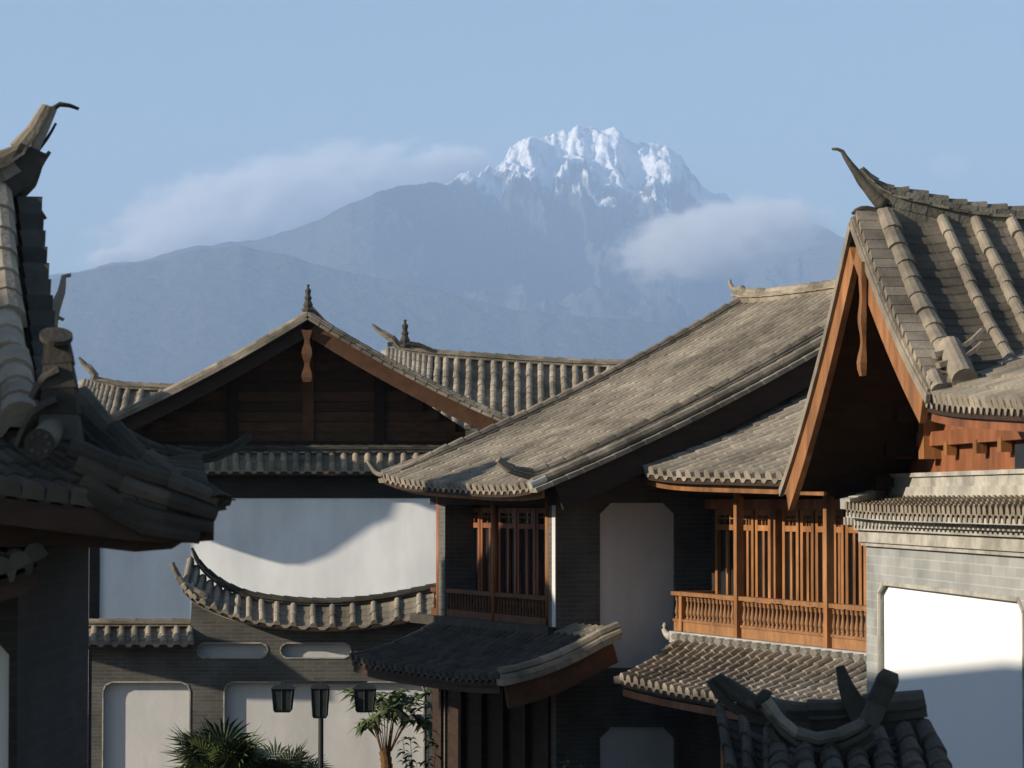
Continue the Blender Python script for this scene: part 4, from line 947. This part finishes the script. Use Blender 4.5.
# ================================================================== GATE I: dark tiled gate roof, bottom right
def gate():
    h = thing('tiled_gateway', 'dark curled gateway roof in the foreground before the white wall', 'gateway', (W(830, 700, 17.5).x, 17.5, 0))
    P = Plane((0, 18.0, 0), (1, 0, 0)); Q = Plane((0, 17.2, 0), (1, 0, 0))
    rp = smoothpts([P.hit(x, y) for x, y in ((706, 682), (716, 698), (734, 714), (760, 724), (792, 729), (835, 728), (880, 722), (926, 716))])
    ridge(h, rp, .15, .13, .06, 'rear_ridge', 'tile_dark', seg=.34, taper=ends(.6, .1))
    fp = smoothpts([Q.hit(x, y) for x, y in ((769, 706), (778, 720), (792, 736), (816, 746), (845, 742), (868, 730), (880, 712), (886, 694))])
    fp2 = smoothpts([Q.hit(x, y) for x, y in ((764, 701), (771, 711), (784, 726), (803, 737), (825, 739), (848, 732), (868, 721), (878, 712))])
    mb = MB(); mb.sweep(fp2, [(x * 1.25, y * .8) for x, y in circ(.055, 10)], seg=.3, step=.05, scale=lambda k: 1.1 - .15 * k); mb.build('front_ridge_roll', M['tile_mid'], h)
    mb = MB(); low = fp2[2:-2]
    for dz, w_, t_, sg in ((.075, .20, .03, .27), (.125, .13, .05, .3), (.16, .22, .03, .24), (.23, .13, .07, .3)): mb.sweep([p - V((0, -.01, dz)) for p in low], rect(w_, t_), seg=sg, step=.03)
    mb.build('front_ridge', M['tile_dark'], h)
    mb = MB(); mb.sweep(smoothpts([Q.hit(868, 724), Q.hit(874, 712), Q.hit(880, 697), Q.hit(887, 682)]), [(x * 1.1, y) for x, y in circ(.066, 12)], seg=.12, step=.05, scale=lambda k: .95 + .15 * k); mb.build('upright_roll', M['tile_dark'], h)
    for a_, b_ in (((765, 701), (758, 695)), ((886, 684), (891, 671))):
        mb = MB(); mb.sweep([Q.hit(*a_), Q.hit(*b_)], circ(.072, 14), scale=lambda k: 1 - .35 * k ** 3, step=.02); mb.build('ridge_roll_end', M['tile_dark'], h, True)
    mb = MB(); mb.sweep([P.hit(925, 724, -.0), P.hit(870, 730, 0), P.hit(800, 737, 0), P.hit(745, 730, 0)], rect(.12, .14, -.1), step=.1); mb.build('ridge_base', M['tile_dark'], h)
    R3 = Plane((0, 17.9, 0), (1, 0, 0)); mb = MB(); mb.sweep([R3.hit(862, 716), R3.hit(852, 700), R3.hit(845, 684), R3.hit(840, 666)], rect(.15, .10, -.05), scale=lambda k: 1.1 - .75 * k, upv=V((0, -1, 0)), step=.05); mb.build('ridge_horn', M['tile_dark'], h)
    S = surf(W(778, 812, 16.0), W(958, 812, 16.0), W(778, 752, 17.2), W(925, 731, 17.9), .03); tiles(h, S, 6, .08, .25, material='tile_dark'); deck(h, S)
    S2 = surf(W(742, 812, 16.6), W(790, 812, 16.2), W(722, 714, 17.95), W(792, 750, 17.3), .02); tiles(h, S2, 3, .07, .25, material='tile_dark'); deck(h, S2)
    Sb = surf(W(735, 800, 19.4), W(960, 800, 19.4), W(735, 728, 18.05), W(926, 722, 18.05), .03); deck(h, Sb, .08, 'rear_slope', 'tile_dark', .0)
    mb = MB(); x0, x1 = W(780, 800, 17.9).x, W(915, 800, 17.9).x; zt = W(800, 790, 17.9).z; 
    mb.box8([V((x, y, z)) for z in (0, zt) for x, y in ((x0, 17.7), (x1, 17.7), (x1, 18.2), (x0, 18.2))]); mb.build('gate_wall', M['brick_dark'], h)
gate()

# ================================================================== lamp post with three lanterns
def lamp():
    D = 50; h = thing('courtyard_lamp', 'black three lantern lamp post before the pale wall panel', 'lamp post', (W(321, 700, D).x, D, 0))
    P = Plane((0, D, 0), (1, 0, 0)); mb = MB(); u = P.uz(321, 700)[0]
    cyl(mb, P.pt(u, 0), P.pt(u, P.uz(321, 684)[1]), .05, 10, .045); cyl(mb, P.pt(u, 0), P.pt(u, .3), .12, 10, .09); mb.build('post', M['iron'], h)
    mb = MB(); a, b = P.uz(281, 683)[0], P.uz(367, 683)[0]; z = P.uz(300, 682)[1]; mb.pbox(P, a, b, z - .03, z + .02, -.03, .03); mb.build('arm', M['iron'], h)
    for x, y0, y1, w_, off in ((283, 685, 712, 10.5, 0), (365, 685, 712, 10.5, 0), (321, 684, 717, 8.5, .22)):
        uc = P.uz(x, 700)[0]; z1 = P.uz(x, y0)[1]; z0 = P.uz(x, y1)[1]; r_ = w_ * D / FPX; c = P.pt(uc, 0, off)
        L_ = MB()
        def fr(z, k): return [V((c.x + sx * r_ * k, c.y + sy * r_ * k, z)) for sx, sy in ((-1, -1), (1, -1), (1, 1), (-1, 1))]
        L_.box8(fr(z0, .7) + fr(z0 + .04, .85)); L_.box8(fr(z1 - .06, 1.15) + fr(z1, .8)); L_.box8(fr(z1, .3) + fr(z1 + .06, .2))
        for sx, sy in ((-1, -1), (1, -1), (1, 1), (-1, 1), (0, -1), (0, 1)):
            a0 = V((c.x + sx * r_ * .78, c.y + sy * r_ * .78, z0 + .03)); a1 = V((c.x + sx * r_ * .98, c.y + sy * r_ * .98, z1 - .05)); cyl(L_, a0, a1, .014, 5)
        o = L_.build('lantern', M['iron'], h)
        g = MB(); g.box8(fr(z0 + .035, .74) + fr(z1 - .06, .93)); g.build('pane', M['lamp_pane'], o)
lamp()

# ================================================================== plants
def fan_palm(name, label, p, crown_z, R_, nfr, trunk=True, seed=1, group=None, tr=.13):
    rnd = random.Random(seed); h = thing(name, label, 'palm', (p[0], p[1], 0), group)
    c = V((p[0], p[1], crown_z))
    if trunk:
        mb = MB(); pts = [V((p[0] + .05 * math.sin(i), p[1], crown_z * i / 10)) for i in range(11)]
        mb.sweep(pts, circ(tr, 10), seg=.12, step=-.09, upv=V((0, -1, 0)), scale=lambda k: 1.1 - .15 * k); mb.build('trunk', M['bark'], h)
    mb = MB()
    for k in range(nfr):
        az = rnd.uniform(0, 2 * math.pi); el = R(rnd.uniform(-25, 80)); d = V((math.cos(az) * math.cos(el), math.sin(az) * math.cos(el), math.sin(el)))
        L_ = R_ * rnd.uniform(.45, .62); hub = c + d * L_ - V((0, 0, .12 * L_)); mb.sweep([c, c + d * L_ * .5, hub], circ(.012, 4), step=.2, upv=V((.1, .2, .9)))
        x = d.cross(V((0, 0, 1)));  x = x.normalized() if x.length > .1 else V((1, 0, 0)); tw = rnd.uniform(-.5, .5); up = x.cross(d).normalized(); x = (x * math.cos(tw) + up * math.sin(tw)).normalized(); up = x.cross(d).normalized()
        nb = 22; fl = R_ * rnd.uniform(.42, .6); tn = rnd.random()
        for i in range(nb):
            th = R(-125 + 250 * i / (nb - 1)); dd = (d * math.cos(th) + x * math.sin(th)).normalized(); ln = fl * (1 - .25 * abs(th) / 2.2) * rnd.uniform(.85, 1.05)
            sd_ = dd.cross(up).normalized() * (.018 * R_ / .9); m_ = hub + dd * ln * .55 + up * .02; e = hub + dd * ln - V((0, 0, rnd.uniform(.05, .25) * ln))
            mb.add([hub, m_ + sd_, e, m_ - sd_, m_ + up * .012], [(0, 4, 1), (1, 4, 2), (2, 4, 3), (3, 4, 0)], min(1, max(0, tn + rnd.uniform(-.2, .2))))
    mb.build('fronds', M['palm'], h)
def leafy(name, label, p, z0, z1, rad, nst, nlf, seed, cat='shrub', ln=.3, trunk=None):
    rnd = random.Random(seed); h = thing(name, label, cat, (p[0], p[1], 0)); mb = MB(); st = MB()
    if trunk:
        tb = MB(); tb.sweep([V((p[0], p[1], z_ * trunk / 8)) + V((.03 * math.sin(z_ * 1.3), 0, 0)) for z_ in range(9)], circ(.11, 10), seg=.13, step=-.09, upv=V((0, -1, 0)), scale=lambda k: 1.2 - .25 * k); tb.build('trunk', M['bark'], h)
    for s_ in range(nst):
        az = rnd.uniform(0, 6.28); r_ = rad * rnd.uniform(.3, 1); top = V((p[0] + math.cos(az) * r_, p[1] + math.sin(az) * r_, z0 + (z1 - z0) * rnd.uniform(.35, 1))); base = V((p[0] + math.cos(az) * .1, p[1] + math.sin(az) * .1, trunk or 0))
        pts = [base.lerp(top, t_ / 5) + V((0, 0, .3 * math.sin(t_ / 5 * 3.14))) for t_ in range(6)]
        st.sweep(pts, circ(.009, 5), step=.2, upv=V((.2, .9, .1)), scale=lambda k: 1.4 - .9 * k)
        for i in range(nlf):
            t_ = 1 - rnd.random() ** 1.6 * .55; q = base.lerp(top, t_) + V((0, 0, .3 * math.sin(t_ * 3.14))); a2 = rnd.uniform(0, 6.28)
            d = V((math.cos(a2), math.sin(a2), rnd.uniform(-.7, .6))).normalized(); sd_ = d.cross(V((0, 0, 1))).normalized() * ln * .17; L_ = ln * rnd.uniform(.6, 1.2)
            e = q + d * L_ - V((0, 0, L_ * .25)); m_ = q + d * L_ * .5
            mb.add([q, m_ + sd_, e, m_ - sd_, m_ + V((0, 0, .02))], [(0, 4, 1), (1, 4, 2), (2, 4, 3), (3, 4, 0)])
    st.build('stems', M['bark'], h); mb.build('foliage', M['leaf'], h)
p = W(222, 762, 52); fan_palm('fan_palm', 'left fan palm before the brick pier with a wide spiky crown', p, p.z - .45, 1.5, 34, True, 3, 'fan palms by the lamp')
p = W(288, 770, 53); fan_palm('fan_palm', 'right fan palm beside the lamp post with a lower crown', p, p.z - .45, 1.3, 30, True, 5, 'fan palms by the lamp')
p = W(386, 735, 53); leafy('bare_trunk_tree', 'small tree with shaggy brown trunk and big leaves below the dark pent roof', p, p.z - .3, W(388, 690, 53).z, 1.0, 20, 20, 4, 'tree', .34, trunk=p.z - .3)
p = W(422, 750, 46.5); leafy('leafy_shrub', 'thin shrub right of the shaggy tree trunk', p, p.z - .9, p.z + .35, .4, 8, 16, 9, 'shrub', .2)
p = W(578, 768, 42); leafy('young_shrub', 'shrub with pale leaf tips at the bottom centre left of the low arched panel', p, p.z - .9, p.z + .22, .35, 10, 12, 12, 'shrub', .2)
p = W(640, 772, 41); leafy('young_shrub', 'shrub with leaf tips under the low arched panel', p, p.z - .9, p.z + .2, .3, 8, 12, 13, 'shrub', .2)

# ================================================================== unseen houses and slabs left of the view, added and shaped to shade the court
SHH = V((SV.x, SV.y, 0)).normalized(); PPH = V((-SHH.y, SHH.x, 0)); TE = math.tan(SUN_EL)
def sunpt(a, c, b): q = PPH * a + SHH * c; return V((q.x, q.y, b + c * TE))
def shade_house(name, label, c, prof, half, drop):  # unseen house, ridge line bent to the shadow edge it has to cast
    """ridge line given as (a, b) pairs across the sunlight, at distance c; eaves half metres either side"""
    R_ = [sunpt(a, c, b) for a, b in prof]; m_ = R_[len(R_) // 2]; h = thing(name, label, 'house', (m_.x, m_.y, 0))
    def top(a):
        n = len(R_) - 1; k = min(max(a, 0), 1) * n; i = min(int(k), n - 1); return R_[i].lerp(R_[i + 1], k - i)
    for s_ in (-1, 1):
        S = lambda a, b, s_=s_: top(a) + SHH * s_ * half * (1 - b) - V((0, 0, drop * (1 - b) + .1 * 4 * b * (1 - b)))
        tiles(h, S, max(6, int((R_[-1] - R_[0]).length / .5)), .1, .5); deck(h, S, .1)
    mb = MB(); mb.sweep(R_, rect(.3, .2), step=.4); mb.sweep([p + V((0, 0, .2)) for p in R_], circ(.1, 8), step=.4); mb.build('ridge', M['tile'], h)
    mb = MB(); k = half - .9
    for s_ in (-1, 1):
        q = [R_[0] + (R_[-1] - R_[0]) * .04 + SHH * s_ * k, R_[0] + (R_[-1] - R_[0]) * .96 + SHH * s_ * k]
        mb.add([V((q[0].x, q[0].y, 0)), V((q[1].x, q[1].y, 0)), V((q[1].x, q[1].y, R_[-1].z - drop)), V((q[0].x, q[0].y, R_[0].z - drop))], [(0, 1, 2, 3)])
    for e_ in (.04, .96):
        p_ = R_[0] + (R_[-1] - R_[0]) * e_; zt = top(e_).z - .2
        a_, b_ = p_ - SHH * k, p_ + SHH * k; mb.add([V((a_.x, a_.y, 0)), V((b_.x, b_.y, 0)), V((b_.x, b_.y, zt - drop * k / half)), V((p_.x, p_.y, zt)), V((a_.x, a_.y, zt - drop * k / half))], [(0, 1, 2, 3, 4)])
    mb.build('wall', M['plaster'], h); return h
shade_house('unseen_long_house', 'long tiled house out of view at left, added to shade the court', 5.0, [(-12, 7.3), (-15.3, 8.35), (-18.5, 9.08), (-21, 9.22), (-24.5, 9.21), (-28, 9.2), (-34, 9.2), (-38.5, 9.2), (-39.6, 9.7), (-40.5, 10.0), (-41.5, 10.4)], 3.2, 1.5)
def shade_gable_house():  # unseen house added to shade the middle balcony; gable outline follows that shadow
    c = 1.5; R_ = (sunpt(-43.3, c - 1.5, 12.75), sunpt(-43.3, c + 5, 12.75)); R1 = V((R_[1].x, R_[1].y, R_[0].z))
    h = thing('unseen_gable_house', 'narrow gable house out of view at left, shaped to shade the middle house', 'house', (R_[0].x, R_[0].y, 0))
    for da, db in ((-2.6, -1.85), (2.2, -2.35)):
        e0 = R_[0] + PPH * da + V((0, 0, db)); e1 = R1 + PPH * da + V((0, 0, db)); S = surf(e0, e1, R_[0], R1, .12); tiles(h, S, 12, .1, .5); deck(h, S, .1)
    ridge(h, [R_[0], R1], .3, .2, .09, seg=.5); mb = MB(); z = R_[0].z - 2.2
    for q in (R_[0] + SHH * .6, R1 - SHH * .6):
        a, b = q - PPH * 1.9, q + PPH * 1.9; mb.add([V((a.x, a.y, 0)), V((b.x, b.y, 0)), V((b.x, b.y, z + .3)), V((q.x, q.y, R_[0].z - .2)), V((a.x, a.y, z + .9))], [(0, 1, 2, 3, 4)])
    for s_ in (-1.9, 1.9):
        a, b = R_[0] + SHH * .6 + PPH * s_, R1 - SHH * .6 + PPH * s_; mb.add([V((a.x, a.y, 0)), V((b.x, b.y, 0)), V((b.x, b.y, z + .3)), V((a.x, a.y, z + .3))], [(0, 1, 2, 3)])
    mb.build('wall', M['plaster'], h)
shade_gable_house()

def shade_blocker():  # added slabs and wall, out of view, that only throw shade into it
    c = -9.0; h = thing('unseen_shade_slabs', 'unseen slabs added to cast shade on the timber gable house and court wall', 'shade_blocker', tuple(sunpt(-64.5, c, 0)[:2]) + (0,))
    def ab(p): t = p.x * SHH.x + p.y * SHH.y; return (p.x * PPH.x + p.y * PPH.y, p.z - t * TE)
    PB_ = Plane((0, 65.04, 0), (1, 0, 0)); PC_ = Plane((0, 57, 0), (1, 0, 0))
    def slab(bot, top, name, c, ext):
        loop = bot + top; mb = MB(); n = len(loop); F0 = [sunpt(a, c, b) for a, b in loop]; F1 = [p + SHH * ext for p in F0]
        mb.add(F0 + F1, [tuple(range(n)), tuple(range(2 * n - 1, n - 1, -1))] + [(i, (i + 1) % n, n + (i + 1) % n, n + i) for i in range(n)]); mb.build(name, M['tile'], h)
    bot = [ab(PB_.hit(x, y)) for x, y in ((95, 505), (196, 517), (225, 528), (258, 539), (285, 546), (305, 546), (330, 537), (352, 522), (372, 508), (392, 500), (398, 482), (480, 480))]
    slab(bot, [(bot[-1][0] + .05, 14.1), (-63.5, 14.2), (bot[0][0], 14.1)], 'roof', c, 1.2)  # unseen slab, lower edge cut to the shade it casts on the plaster wall
    bot = [ab(PC_.hit(x, y)) for x, y in ((60, 642), (130, 660), (230, 682), (314, 684))]
    top = [ab(PC_.hit(x, y)) for x, y in ((264, 648), (205, 636), (192, 646))] + [ab(PC_.hit(60, 640))]
    slab(bot, top, 'band_shade_slab', -7.3, .6)  # another added slab, shading a slanting band of the court wall
    al = ab(PB_.hit(193, 560))[0]
    mb = MB(); p = sunpt(-66.4, c + .2, 0); q = sunpt(al, c + .2, 0); zt = sunpt(-64.5, c, 12.2).z; o = SHH * .5
    mb.box8([V((x.x, x.y, z)) for z in (0, zt) for x in (p, q, q + o, p + o)]); mb.build('wall', M['plaster'], h)  # upright slab that keeps the left end of the plaster wall in shade
shade_blocker()
